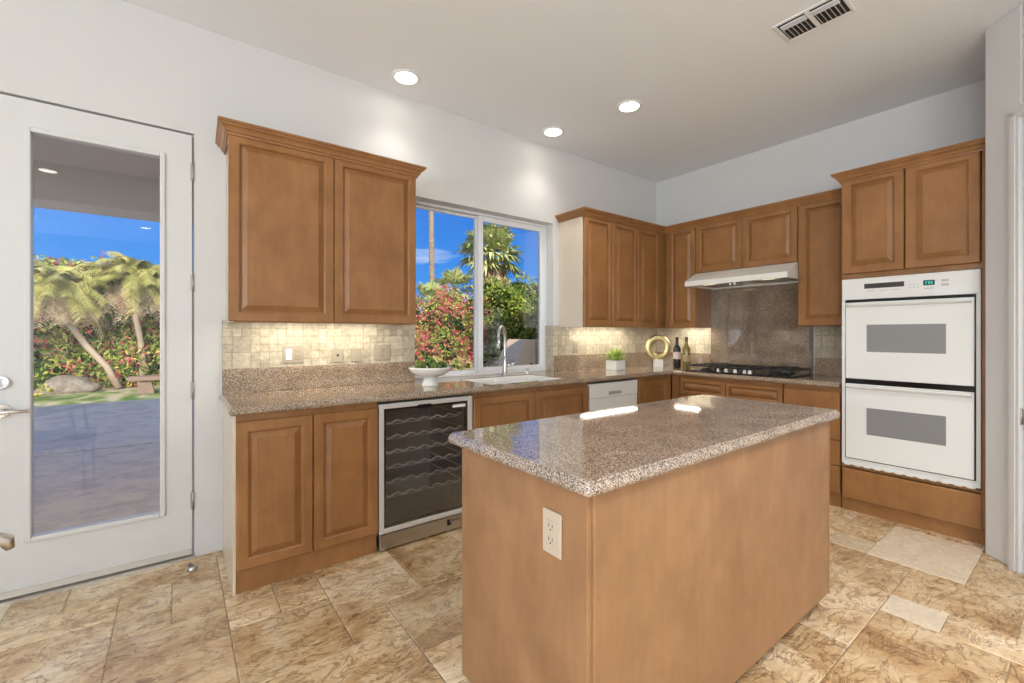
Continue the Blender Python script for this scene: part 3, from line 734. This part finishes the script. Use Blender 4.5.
for x in (-hw/2, hw/2): MB().lathe([(0, 0), (.04, 0), (.042, .003), (.03, .004), (.0, .002)], (x, 0, .0125), 20).build('drain', STEEL, sk)
fc = thing('kitchen_faucet', 'chrome gooseneck pull-down faucet behind the sink', 'faucet', (-2.245, -.065, TZ))
MB().lathe([(0, 0), (.030, 0), (.030, .006), (.024, .012), (.021, .05), (.019, .13), (.016, .15), (0, .15)], n=24).build('body', STEEL, fc)
dx, dy = -.88, -.47
pts = [(0, 0, .13)] + [(0, 0, .13+.038*k) for k in range(1, 5)]
R_ = .062
for k in range(1, 12):
    a = PI*k/12; d_ = R_*(1-math.cos(a)); pts.append((dx*d_, dy*d_, .325+.095*math.sin(a)))
pts.append((dx*2*R_, dy*2*R_, .29))
MB().tube(pts, .0135, 14).build('spout', STEEL, fc)
MB().cyl((dx*2*R_, dy*2*R_, .295), (dx*2*R_*1.03, dy*2*R_*1.03, .235), .015, .018, 16).build('spray_head', CHROME, fc)
MB().cyl((.018, -.008, .085), (.05, -.02, .09), .013, n=14).tube([(.048, -.02, .09), (.10, -.035, .115)], [.008, .005], 10).build('handle', CHROME, fc)
sp_ = thing('soap_dispenser', 'small chrome soap dispenser right of the faucet', 'soap dispenser', (-2.01, -.065, TZ))
MB().lathe([(0, 0), (.018, 0), (.018, .005), (.012, .010), (.011, .030), (0, .030)], n=18).build('collar', CHROME, sp_)
MB().cyl((0, 0, .030), (0, 0, .044), .006).tube([(0, .0, .044), (-.01, -.035, .046), (-.012, -.045, .038)], .006, 10).build('nozzle', CHROME, sp_)

# ------------------------------------------------------------------ things on the counter
bw = thing('pedestal_bowl', 'white pedestal bowl on the counter left of the sink', 'bowl', (-3.085, -.335, TZ))
MB().lathe([(0, 0), (.058, 0), (.056, .006), (.047, .03), (.045, .052), (.060, .062), (.10, .074), (.135, .098), (.140, .112), (.146, .118), (.146, .126), (.140, .128), (.132, .122), (.118, .098), (.06, .078), (0, .074)], n=40).build('bowl_body', PORC, bw)
gm = mat('green_ball', (.07, .13, .02), .85); bump(gm, noise(gm, coords(gm), 70, 3), .9, .006)
setc(gm, ramp(gm, noise(gm, coords(gm), 60, 3), [(.35, (.03, .055, .012)), (.65, (.15, .22, .05))]))
gs = mat('succulent_green', (.25, .38, .28), .5)
where = ['in front', 'at the left', 'at the right', 'at the back left', 'at the back right', 'in the centre']
PB = [(.002, -.078, .123), (-.08, -.02, .123), (.082, -.02, .123), (-.045, .065, .125), (.05, .062, .125), (.0, -.002, .150)]
for (x, y, z), wn_ in zip(PB, where):
    o = MB().sphere((0, 0, 0), .036 if wn_ != 'in the centre' else .034, (1.05, 1.05, .92), 18, 12).build('moss_ball', gm)
    o.location = (-3.085+x, -.335+y, TZ+z+.009)
    tag(o, 'dark green moss ball %s of the pedestal bowl' % wn_, 'moss ball', 'moss balls in the pedestal bowl')

def blade(m, base, d, L, wdt, curl=.3, seg_=5, thick=.25):
    base = Vector(base); d = Vector(d).normalized(); side = d.cross(Vector((0, 0, 1)))
    side = side.normalized() if side.length > .01 else Vector((1, 0, 0))
    prev = None; up = side.cross(d).normalized()
    for k in range(seg_+1):
        t = k/seg_; p = base + d*L*t + Vector((0, 0, curl*L*t*t)); ww_ = wdt*(math.sin(PI*min(1, .25+t*.75))**.8 if t < 1 else .0)
        if k == seg_: ww_ = wdt*.04
        a = [m.bm.verts.new(p + side*ww_), m.bm.verts.new(p - up*ww_*thick), m.bm.verts.new(p - side*ww_), m.bm.verts.new(p + up*ww_*thick)]
        if prev:
            for i in range(4): f = m.bm.faces.new((prev[i], prev[(i+1) % 4], a[(i+1) % 4], a[i])); f.smooth = True
        else: m.bm.faces.new(a)
        prev = a
    m.bm.faces.new(prev)
pl = thing('succulent_planter', 'square white planter with a green succulent near the corner', 'potted plant', (-.985, -.215, TZ))
m = MB()
m.box(-.068, .068, -.068, .068, 0, .008)
for a in (( -.068, -.056, -.068, .068), (.056, .068, -.068, .068), (-.056, .056, -.068, -.056), (-.056, .056, .056, .068)): m.box(a[0], a[1], a[2], a[3], .008, .092)
m.build('pot', CONCW, pl, bevel=.003)
MB().box(-.056, .056, -.056, .056, .008, .08).build('soil', mat('soil', (.07, .05, .035), .9), pl)
m = MB(); rr = random.Random(5)
for cx_, cy_ in ((-.03, 0), (.03, .01), (0, -.03), (0, .03)):
    for k in range(14):
        a = k*2.4; el = .35+.9*(k/14); blade(m, (cx_, cy_, .08), (math.cos(a)*math.cos(el), math.sin(a)*math.cos(el), math.sin(el)), .125+.03*rr.random(), .014, .08)
ms = mat('succulent_leaf', (.30, .42, .08), .45); setc(ms, ramp(ms, noise(ms, coords(ms), 30, 2), [(.35, (.13, .26, .05)), (.65, (.50, .58, .14))]))
m.build('succulent', ms, pl)

rg = thing('ring_sculpture', 'gold ring sculpture on a small white block in the corner', 'sculpture', (-.375, -.285, TZ))
MB().box(-.04, .04, -.04, .04, 0, .082).build('base_block', CONCW, rg, bevel=.002).rotation_euler = (0, 0, -.65)
m = MB(); Rr = 40; c_, s_ = math.cos(-.65), math.sin(-.65)
rings = []
for i in range(Rr):
    a = 2*PI*i/Rr; r_in, r_out, th_ = .070, .138, .012
    sec = [(r_out, 0), (r_out-.010, th_), (r_in+.008, th_*1.1), (r_in, 0), (r_in+.008, -th_*1.1), (r_out-.010, -th_)]
    rings.append([m.bm.verts.new((r*math.cos(a)*c_ + y*(-s_)*1, r*math.cos(a)*s_ + y*c_, .082+.128+r*math.sin(a))) for r, y in sec])
for i in range(Rr):
    a, b = rings[i], rings[(i+1) % Rr]
    for k in range(6): f = m.bm.faces.new((a[k], a[(k+1) % 6], b[(k+1) % 6], b[k])); f.smooth = True
m.build('ring', GOLD, rg)
BW = lambda s=1: [(0, 0), (.036, 0), (.038, .004), (.038, .195), (.034, .215), (.018, .240), (.0145, .25), (.0140, .31), (.0155, .312), (.0155, .322), (.0, .322)]
b1 = thing('wine_bottle', 'dark red wine bottle with a pale label near the corner', 'bottle', (-.305, -.465, TZ))
MB().lathe(BW(), n=28).build('bottle_body', mat('dark_bottle', (.018, .010, .012), .08, spec=.7), b1)
MB().lathe([(.0386, .095), (.0388, .097), (.0388, .165), (.0386, .167)], n=28).build('label_band', mat('paper_label', (.62, .50, .42), .6), b1)
MB().lathe([(.0150, .262), (.0152, .31), (.0166, .312), (.0166, .3235), (0, .3245)], n=24).build('foil', mat('bottle_foil', (.06, .015, .012), .35), b1)
b2 = thing('white_wine_bottle', 'pale green white wine bottle right of the dark bottle', 'bottle', (-.275, -.555, TZ))
mg = mat('pale_bottle', (.36, .30, .07), .06); mg.node_tree.nodes['Principled BSDF'].inputs['Transmission Weight'].default_value = .55
MB().lathe(BW(), n=28).build('bottle_body', mg, b2)
MB().lathe([(.0386, .07), (.0388, .072), (.0388, .135), (.0386, .137)], n=28).build('label_band', mat('tan_label', (.40, .27, .14), .6), b2)
MB().lathe([(.0150, .285), (.0152, .31), (.0166, .312), (.0166, .3235), (0, .3245)], n=24).build('foil', mat('dark_foil', (.03, .035, .03), .35), b2)

# ------------------------------------------------------------------ armchair at the left edge
ac = thing('armchair', 'metal-armed chair whose arm tip enters at the left edge', 'chair', (-5.15, -1.77, 0), -PI/2)
fab = mat('chair_fabric', (.45, .38, .30), .9)
MB().box(-.25, .25, -.25, .12, .42, .49).build('seat', fab, ac, bevel=.02)
MB().box(-.25, .25, -.30, -.255, .45, .92).build('backrest', fab, ac, bevel=.015)
for sx_ in (-1, 1):
    a_ = MB().tube([(sx_*.27, -.28, .66), (sx_*.27, -.1, .70), (sx_*.27, .12, .745), (sx_*.27, .25, .772), (sx_*.27, .30, .778), (sx_*.27, .325, .765), (sx_*.27, .33, .745)], [.014, .016, .018, .018, .018, .016, .008], 12).build('arm', STEEL, ac)
    MB().cyl((sx_*.27, .02, .72), (sx_*.262, .06, .45), .011, n=10).build('arm_post', STEEL, a_)
for sx_, sy_ in ((-1, -.24), (1, -.24), (-1, .09), (1, .09)):
    MB().cyl((sx_*.235, sy_, .42), (sx_*.255, sy_*1.05, 0), .014, .011, 10).build('leg', STEEL, ac)

# ------------------------------------------------------------------ recessed lights and air vent
FILL = 9.5
def downlight(label, x, y, p, g='recessed ceiling lights'):
    t = thing('recessed_light', label, 'ceiling light', (x, y, CZ), 0, g)
    MB().lathe([(.098, 0), (.098, -.004), (.090, -.008), (.074, -.006), (.072, 0)], n=32).build('trim_ring', WHITEP, t)
    MB().lathe([(.0, -.001), (.073, -.001), (.073, -.004), (.0, -.005)], n=32).build('lens', LAMP, t)
    l = bpy.data.lights.new('downlight_lamp', 'SPOT'); l.energy = p; l.color = (1, .95, .88); l.spot_size = math.radians(118); l.spot_blend = 1.0; l.shadow_soft_size = .07
    o = bpy.data.objects.new('downlight_lamp', l); COL.objects.link(o); o.location = (x, y, CZ-.09)
DP = 11
downlight('recessed ceiling light above the left wall cabinet, left of three in view', -3.225, -.25, DP)
downlight('recessed ceiling light above the window end, lower of the right pair', -1.856, -.25, DP)
downlight('recessed ceiling light nearest the air vent, upper of the right pair', -1.68, -.93, DP*3.5)
for x, y in ((-2.1, -3.55), (-3.35, -3.9), (-5.6, -3.68), (-7.6, -4.7), (-2.7, -6.4), (-4.9, -6.4)):  # unseen cans added to light the kitchen, except one mirrored in the door glass
    downlight('recessed ceiling light over the living area behind the kitchen', x, y, DP*FILL, 'living area ceiling lights')
av = thing('air_vent', 'white two-section air register in the ceiling', 'air vent', (-1.64, -2.165, CZ))
m = MB(); a, b, z0, z1 = .112, .170, -.006, 0
m.box(-a, a, -b, -b+.018, z0, z1).box(-a, a, b-.018, b, z0, z1).box(-a, -a+.018, -b+.018, b-.018, z0, z1).box(a-.018, a, -b+.018, b-.018, z0, z1)
m.box(-a+.018, a-.018, -.012, .012, z0, z1); m.build('frame', WHITEP, av, bevel=.003)
MB().box(-a+.02, a-.02, -b+.02, b-.02, -.0015, 0).build('duct_opening', BLACKM, av)
for sy_ in (-1, 1):
    for k in range(6):
        y = sy_*(.026+k*.022); MB().prism([(y-.002, -.0105), (y+.006, -.002), (y+.0075, -.002), (y-.0005, -.0105)], -.03, a-.03, 'x').build('louver', WHITEP, av)
    for k in range(3):
        x = -a+.038+k*.017; MB().box(x, x+.004, min(sy_*.014, sy_*(b-.03)), max(sy_*.014, sy_*(b-.03)), -.010, -.002).build('louver', WHITEP, av)

# ================================================================== OUTSIDE
GZ = -.10
pat = mat('patio_concrete', (.40, .39, .385), .75)
setc(pat, ramp(pat, noise(pat, coords(pat, (1, 1, 1), True), 5, 6, .65), [(.35, (.46, .42, .36)), (.55, (.62, .56, .47)), (.72, (.68, .58, .42))]))
bump(pat, noise(pat, coords(pat, (1, 1, 1), True), 28, 4), .7, .02)
m = MB()
for y0, y1 in ((.2, 4.08), (4.13, 9.0)): m.box(-14, 1.2, y0, y1, GZ-.1, GZ)
m.box(-14, 1.2, .2, 9.0, GZ-.1, GZ-.07)
struct(m.build('patio', pat))
soil = mat('garden_soil', (.40, .30, .20), .95)
setc(soil, ramp(soil, noise(soil, coords(soil, (1, 1, 1), True), 1.6, 5), [(.35, (.30, .22, .14)), (.65, (.58, .47, .34))]))
struct(MB().box(-40, 60, .2, 70, GZ-.3, GZ-.05).build('ground', soil))
lawn = mat('lawn_green', (.14, .2, .05), .95); setc(lawn, ramp(lawn, noise(lawn, coords(lawn, (1, .4, 1), True), 3, 5), [(.38, (.10, .17, .03)), (.5, (.24, .30, .08)), (.62, (.55, .46, .30))]))
struct(MB().prism([(-14, 9.0), (1.2, 9.0), (1.2, 6.5), (3.5, 8), (2, 11.5), (-5, 11.4), (-14, 12)], GZ-.06, GZ-.01).build('lawn', lawn))
# patio cover
cov = mat('patio_stucco', (.58, .50, .42), .9)
o = struct(MB().box(-12, -3.5, .2, 2.7, 2.74, 2.95).box(-12, -3.5, .2, 2.9, 2.95, 3.45).build('patio_cover', cov))
struct(MB().box(-12, -3.5, 2.25, 2.65, 2.42, 2.74).build('patio_beam', cov))
struct(MB().box(-4.05, -3.6, 2.25, 2.65, GZ, 2.42).build('patio_column', cov))
for k, px in enumerate((-8.6, -6.3, -4.1)):  # unseen lamps added to neutralise the blue light on the patio
    t = thing('patio_light', ('recessed light in the patio cover seen through the door glass', 'recessed patio light above the door', 'recessed patio light near the column')[(k+2) % 3], 'outdoor light', (px, 1.6, 2.74))
    MB().lathe([(.09, 0), (.09, -.006), (.072, -.006), (.070, 0)], n=28).build('trim_ring', WHITEP, t)
    MB().lathe([(.0, -.001), (.071, -.001), (.0, -.004)], n=28).build('lens', LAMP, t)
    l = bpy.data.lights.new('patio_lamp', 'SPOT'); l.energy = 48; l.color = (1, .84, .62); l.spot_size = math.radians(150); l.spot_blend = .6; l.shadow_soft_size = .07
    q = bpy.data.objects.new('patio_lamp', l); COL.objects.link(q); q.location = (px, 1.6, 2.66)
struct(MB().box(1.95, 14, .5, 3.9, GZ, 5.2).build('house_wing', cov))  # unseen block added to cast shade on the hedge and barbecue
gw = mat('garden_wall_block', (.33, .21, .15), .9); bump(gw, noise(gw, coords(gw), 6, 3), .4, .02)
struct(MB().box(-30, 14.6, 17.4, 17.6, GZ, 1.7).box(14.6, 14.8, 0, 17.6, GZ, 1.7).build('garden_wall', gw))

rg_ = random.Random(21)
def leafmat(name, stops, rough=.55, trans=True):
    m = mat(name, stops[0][1], rough, spec=.3); g = N(m.node_tree, 'ShaderNodeNewGeometry')
    setc(m, ramp(m, g.outputs['Random Per Island'], stops)); return m
LG = leafmat('hedge_leaf', [(0, (.07, .13, .02)), (.5, (.24, .33, .05)), (1, (.62, .55, .14))])
LG2 = leafmat('dark_hedge_leaf', [(0, (.05, .10, .015)), (.5, (.17, .27, .035)), (1, (.48, .48, .09))])
LY = leafmat('shrub_leaf', [(0, (.20, .24, .06)), (.5, (.42, .42, .12)), (1, (.62, .50, .20))])
PK = leafmat('bougainvillea_flower', [(0, (.45, .03, .07)), (.5, (.66, .07, .14)), (1, (.74, .22, .20))])
OR = leafmat('faded_flower', [(0, (.60, .20, .15)), (1, (.75, .40, .28))])
BARK = mat('palm_bark', (.30, .21, .14), .9); bump(BARK, noise(BARK, coords(BARK, (1, 1, 14)), 3, 2), .9, .04)
setc(BARK, ramp(BARK, noise(BARK, coords(BARK, (1, 1, 10)), 3, 3), [(.35, (.22, .14, .09)), (.65, (.42, .31, .21))]))
BARK2 = mat('pale_bark', (.48, .37, .28), .9); bump(BARK2, noise(BARK2, coords(BARK2, (1, 1, 8)), 6, 3), .8, .02)
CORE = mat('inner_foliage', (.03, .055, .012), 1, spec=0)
def leaf(bm, p, s, r):
    n = Vector((r.gauss(0, 1), r.gauss(0, 1)-.5, r.gauss(0, 1)+.4)).normalized(); a = n.orthogonal().normalized(); b = n.cross(a)
    t = r.random()*6.28; u = a*math.cos(t)+b*math.sin(t); v = n.cross(u)
    l = s*(.7+.6*r.random()); w = l*.5
    q = [bm.verts.new(p+u*l*x_+v*w*y_+n*z_*l) for x_, y_, z_ in ((-1, 0, 0), (0, -.8, .12), (1, 0, -.05), (0, .8, .12))]
    bm.faces.new((q[0], q[1], q[2])); bm.faces.new((q[0], q[2], q[3]))
def bush(name, label, cat, c, size, n, s, lm, flowers=0, fm=PK, r=None, group=None, core=True, top=.5, fs=None):
    """lumpy shrub: leaves on a noisy box-like shell"""
    r = r or rg_; t = thing(name, label, cat, (c[0], c[1], GZ-.05), 0, group)
    hx_, hy_, H = size[0]/2, size[1]/2, size[2]
    lumps = [(Vector((r.uniform(-hx_, hx_)*.82, r.uniform(-hy_, hy_)*.6, H*(r.random()**.8)*.86)), r.uniform(.24, .46)*min(H, size[0])*.55) for _ in range(max(12, int(size[0]*H*3.4)))]
    def pt():
        L, R = lumps[r.randrange(len(lumps))]; d_ = Vector((r.gauss(0, 1), r.gauss(0, 1)-.55, r.gauss(0, 1)+.15)).normalized()
        p = L + d_*R*(.82+.25*r.random()); p.z = max(.03, p.z); return p
    m = MB()
    for _ in range(n): leaf(m.bm, pt(), s, r)
    m.build('foliage', lm, t, fix=False)
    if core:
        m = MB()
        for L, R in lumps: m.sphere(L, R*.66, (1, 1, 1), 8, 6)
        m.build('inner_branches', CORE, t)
    if flowers:
        m = MB()
        for _ in range(flowers):
            p = pt()
            for k in range(7):
                leaf(m.bm, p + Vector((r.gauss(0, 1), r.gauss(0, 1)-.6, r.gauss(0, 1)))*s*1.1, (fs or s)*.8, r)
        m.build('flower_cluster', fm, t, fix=False)
    return t
# behind the garden door
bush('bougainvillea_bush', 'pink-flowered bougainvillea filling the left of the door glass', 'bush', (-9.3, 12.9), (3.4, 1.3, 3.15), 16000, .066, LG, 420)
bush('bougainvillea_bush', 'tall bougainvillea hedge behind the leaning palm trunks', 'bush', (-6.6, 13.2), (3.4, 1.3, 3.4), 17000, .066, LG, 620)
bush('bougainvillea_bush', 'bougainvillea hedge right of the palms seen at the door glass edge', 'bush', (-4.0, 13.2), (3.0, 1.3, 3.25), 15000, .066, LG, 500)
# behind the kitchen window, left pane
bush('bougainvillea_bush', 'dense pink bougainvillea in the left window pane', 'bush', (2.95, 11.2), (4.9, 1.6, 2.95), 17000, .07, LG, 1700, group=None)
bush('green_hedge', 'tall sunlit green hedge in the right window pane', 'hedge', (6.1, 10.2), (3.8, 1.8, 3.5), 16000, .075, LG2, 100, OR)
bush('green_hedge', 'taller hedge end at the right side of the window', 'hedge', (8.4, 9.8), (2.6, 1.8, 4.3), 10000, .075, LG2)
bush('garden_shrub', 'small yellow-green shrub outside behind the pedestal bowl', 'shrub', (1.15, 8.2), (.9, .7, .75), 500, .06, LY)
bush('flowering_shrub', 'low shrub with orange blossoms outside right of the bowl', 'shrub', (2.4, 8.6), (.8, .6, .7), 420, .06, LY, 26, OR)
bush('garden_shrub', 'low yellow-flowering ground plant by the rocks outside the door', 'shrub', (-7.0, 10.6), (1.0, .6, .32), 300, .05, LY, 20, mat('yellow_flower', (.75, .55, .05), .6), core=False)

def frond_fan(m, c, d, R, r):
    """fan palm leaf: stalk + radiating pleated blades that droop"""
    d = d.normalized(); tip = c + d*R*.55; side = d.cross(Vector((0, 0, 1))); side = side.normalized() if side.length > .05 else Vector((1, 0, 0))
    m.tube([c, c+d*R*.3+Vector((0, 0, .02)), tip], [.02, .016, .012], 4)
    up = side.cross(d)
    for k in range(15):
        a = (k-7)/7*1.8+r.uniform(-.08, .08); dd = (d*math.cos(a)+side*math.sin(a)); L = R*.62*(1-.25*abs(a)/1.9)
        p0 = tip; p1 = tip+dd*L*.6; p2 = tip+dd*L+Vector((0, 0, -L*(.05+.4*r.random()))); w = side*math.cos(a)-d*math.sin(a)
        ww_ = L*.075
        q = [m.bm.verts.new(x_) for x_ in (p0, p1+w*ww_, p2, p1-w*ww_)]
        m.bm.faces.new(q)
def frond_pinnate(m, c, az, el, L, r, droop=.9, nl=44, lw=.009, ll=.34):
    pts = []; n = 9
    for k in range(n):
        t = k/(n-1); pts.append(c + Vector((math.cos(az)*L*t*math.cos(el), math.sin(az)*L*t*math.cos(el), L*(math.sin(el)*t - droop*t*t))))
    m.tube(pts, [.014*(1-.8*k/(n-1)) for k in range(n)], 4)
    for k in range(nl):
        t = .15+.85*k/nl; i = min(n-2, int(t*(n-1))); f = t*(n-1)-i; p = pts[i].lerp(pts[i+1], f); d = (pts[i+1]-pts[i]).normalized()
        side = d.cross(Vector((0, 0, 1))).normalized()
        for s_ in (-1, 1):
            e_ = p + (side*s_*.8 + d*.5 + Vector((0, 0, -.35-.25*r.random()))).normalized()*ll*(1-.55*abs(t-.45)); w = d*lw
            q = [m.bm.verts.new(x_) for x_ in (p-w, p.lerp(e_, .5)-w+Vector((0, 0, .03)), e_, p.lerp(e_, .5)+w+Vector((0, 0, .03)), p+w)]
            m.bm.faces.new(q)
FAN = leafmat('fan_frond', [(0, (.20, .26, .06)), (.5, (.42, .46, .15)), (1, (.66, .60, .30))])
FANG = leafmat('feather_frond', [(0, (.20, .24, .05)), (.5, (.42, .40, .10)), (1, (.62, .50, .20))])
DRY = leafmat('dry_frond', [(0, (.30, .20, .12)), (.5, (.50, .37, .23)), (1, (.68, .52, .34))])
def fan_palm(label, c, H, trunk_r, R, n, r, skirt=10):
    t = thing('fan_palm', label, 'palm tree', (c[0], c[1], GZ-.05))
    MB().tube([(0, 0, 0), (.04, 0, H*.3), (0, .03, H*.65), (0, 0, H)], [trunk_r*1.25, trunk_r*1.05, trunk_r, trunk_r*.95], 14).build('trunk', BARK, t)
    m = MB()
    for k in range(n):
        az = k*2.399; el = 1.4-2.0*(k/n)+r.uniform(-.25, .25); frond_fan(m, Vector((0, 0, H)), Vector((math.cos(az)*math.cos(el), math.sin(az)*math.cos(el), math.sin(el))), R*(.9+.2*r.random()), r)
    m.build('crown', FAN, t, fix=False)
    if skirt:
        m = MB()
        for k in range(skirt):
            az = k*2.399; el = -.9-.4*r.random(); frond_fan(m, Vector((0, 0, H-.1)), Vector((math.cos(az)*math.cos(el), math.sin(az)*math.cos(el), math.sin(el))), R*(.85+.2*r.random()), r)
        m.build('dry_skirt', DRY, t, fix=False)
    return t
fan_palm('full fan palm seen through the right window pane', (8.0, 15.2), 5.35, .20, 1.6, 56, rg_, 16)
fan_palm('tall bare palm trunk crossing the left window pane', (7.2, 20.0), 13.5, .15, 1.7, 26, rg_)
fan_palm('smaller fan palm behind the window mullion', (6.3, 15.8), 3.6, .15, 1.1, 26, rg_, 6)
fan_palm('low fan palm above the bougainvillea in the left window pane', (4.6, 14.9), 2.9, .15, .95, 24, rg_, 4)
def date_palm(label, base, path, R, n, r, tr=.075):
    t = thing('date_palm', label, 'palm tree', (base[0], base[1], GZ-.02))
    MB().tube(path, [tr*1.1, tr, tr*.92, tr*1.0, tr*1.25][:len(path)], 12).build('trunk', BARK2, t)
    c = Vector(path[-1])
    m = MB()
    for k in range(n): frond_pinnate(m, c, k*2.399+r.uniform(-.2, .2), r.uniform(.1, 1.35)-.2*(k/n), R*(.7+.45*r.random()), r, r.uniform(.35, .95))
    m.build('crown', FANG, t, fix=False)
    m = MB()
    for k in range(int(n*.55)): frond_pinnate(m, c-Vector((0, 0, .1)), k*2.399+.5, .1-.5*(k/n), R*.75*(.8+.3*r.random()), r, 1.05, 26)
    m.build('dry_skirt', DRY, t, fix=False)
date_palm('leaning feather palm with curved trunk seen through the door glass', (-5.68, 12.2), [(0, 0, 0), (-.22, 0, .55), (-.60, 0, 1.1), (-1.0, 0, 1.8), (-1.1, 0, 2.65)], 1.35, 60, rg_)
date_palm('upright feather palm right of the leaning one in the door glass', (-5.25, 12.4), [(0, 0, 0), (.05, 0, .6), (.0, 0, 1.2), (-.1, 0, 1.9), (-.12, 0, 2.95)], 1.35, 60, rg_, .07)
# conifer
cf = thing('conifer', 'dark feathery conifer at the right edge of the window', 'tree', (12.6, 15.0, GZ-.05))
MB().cyl((0, 0, 0), (0, 0, 6.6), .16, .04, 10).build('trunk', BARK, cf)
m = MB()
for k in range(1500):
    z = rg_.uniform(1.5, 6.8); R = (7.0-z)*.30+.25; a = rg_.random()*6.28; q = rg_.random()**.5*R
    if math.sin(z*7) < -.3: continue
    leaf(m.bm, Vector((math.cos(a)*q, math.sin(a)*q, z)), .12, rg_)
m.build('foliage', LG2, cf, fix=False)
# rocks
rk = mat('garden_rock', (.40, .33, .27), .9); bump(rk, noise(rk, coords(rk), 7, 6, .7), 1.0, .15)
setc(rk, ramp(rk, noise(rk, coords(rk), 4, 6, .7), [(.35, (.24, .19, .15)), (.65, (.50, .42, .34))]))
def rock(label, c, s):
    m = MB(); g = bmesh.ops.create_icosphere(m.bm, subdivisions=3, radius=1)
    ph = rg_.random()*9
    for v in m.bm.verts:
        q = v.co; k = 1+.16*math.sin(q.x*3.1+ph)+.12*math.sin(q.y*4.3+ph*2)+.1*math.sin(q.z*5+ph)
        v.co = Vector((q.x*s[0]*k, q.y*s[1]*k, max(-.35, q.z)*s[2]*k+s[2]*.3))
    for f in m.bm.faces: f.smooth = True
    o = m.build('garden_rock', rk); o.location = (c[0], c[1], GZ); tag(o, label, 'rock', 'garden boulders')
rock('long pale boulder below the leaning palm trunk', (-6.5, 11.7), (.62, .35, .28))
rock('small boulder left of the long pale boulder outside the door', (-7.9, 11.6), (.35, .3, .22))
rock('round boulder outside the window below the hedge', (4.9, 8.6), (.36, .3, .27))
rock('flat pale boulder outside behind the pedestal bowl', (2.0, 8.1), (.62, .4, .24))
rock('broad grey boulder outside left of the window mullion', (3.1, 8.5), (.6, .4, .28))
bn = thing('stone_bench', 'low brown stone bench outside at the right of the door glass', 'bench', (-4.75, 10.3, GZ))
bmt = mat('bench_stone', (.26, .17, .13), .8)
MB().box(-.62, .9, -.22, .22, .30, .40).build('seat', bmt, bn, bevel=.02)
for x in (-.3, .5): MB().prism([(x-.16, 0), (x+.16, 0), (x+.10, .30), (x-.10, .30)], -.15, .15, 'y').build('leg', bmt, bn)
# outdoor stucco barbecue block
bq = thing('outdoor_barbecue', 'beige stucco barbecue with slanted side outside the window', 'barbecue', (1.36, 4.4, GZ))
st = mat('bbq_stucco', (.74, .55, .35), .9)
MB().prism([(.0, 0), (.0, .84), (.26, 1.26), (.50, 1.26), (.50, 0)], 0, .7, 'y').build('side_wall', st, bq)
MB().box(.50, .60, .1, .7, 0, 1.20).build('grill_recess', BLACKM, bq)
MB().box(.60, .86, 0, .7, 0, 1.24).build('counter_block', st, bq)
MB().box(.34, .41, -.02, .0, .52, .74).build('utility_cover', BLACKM, bq)
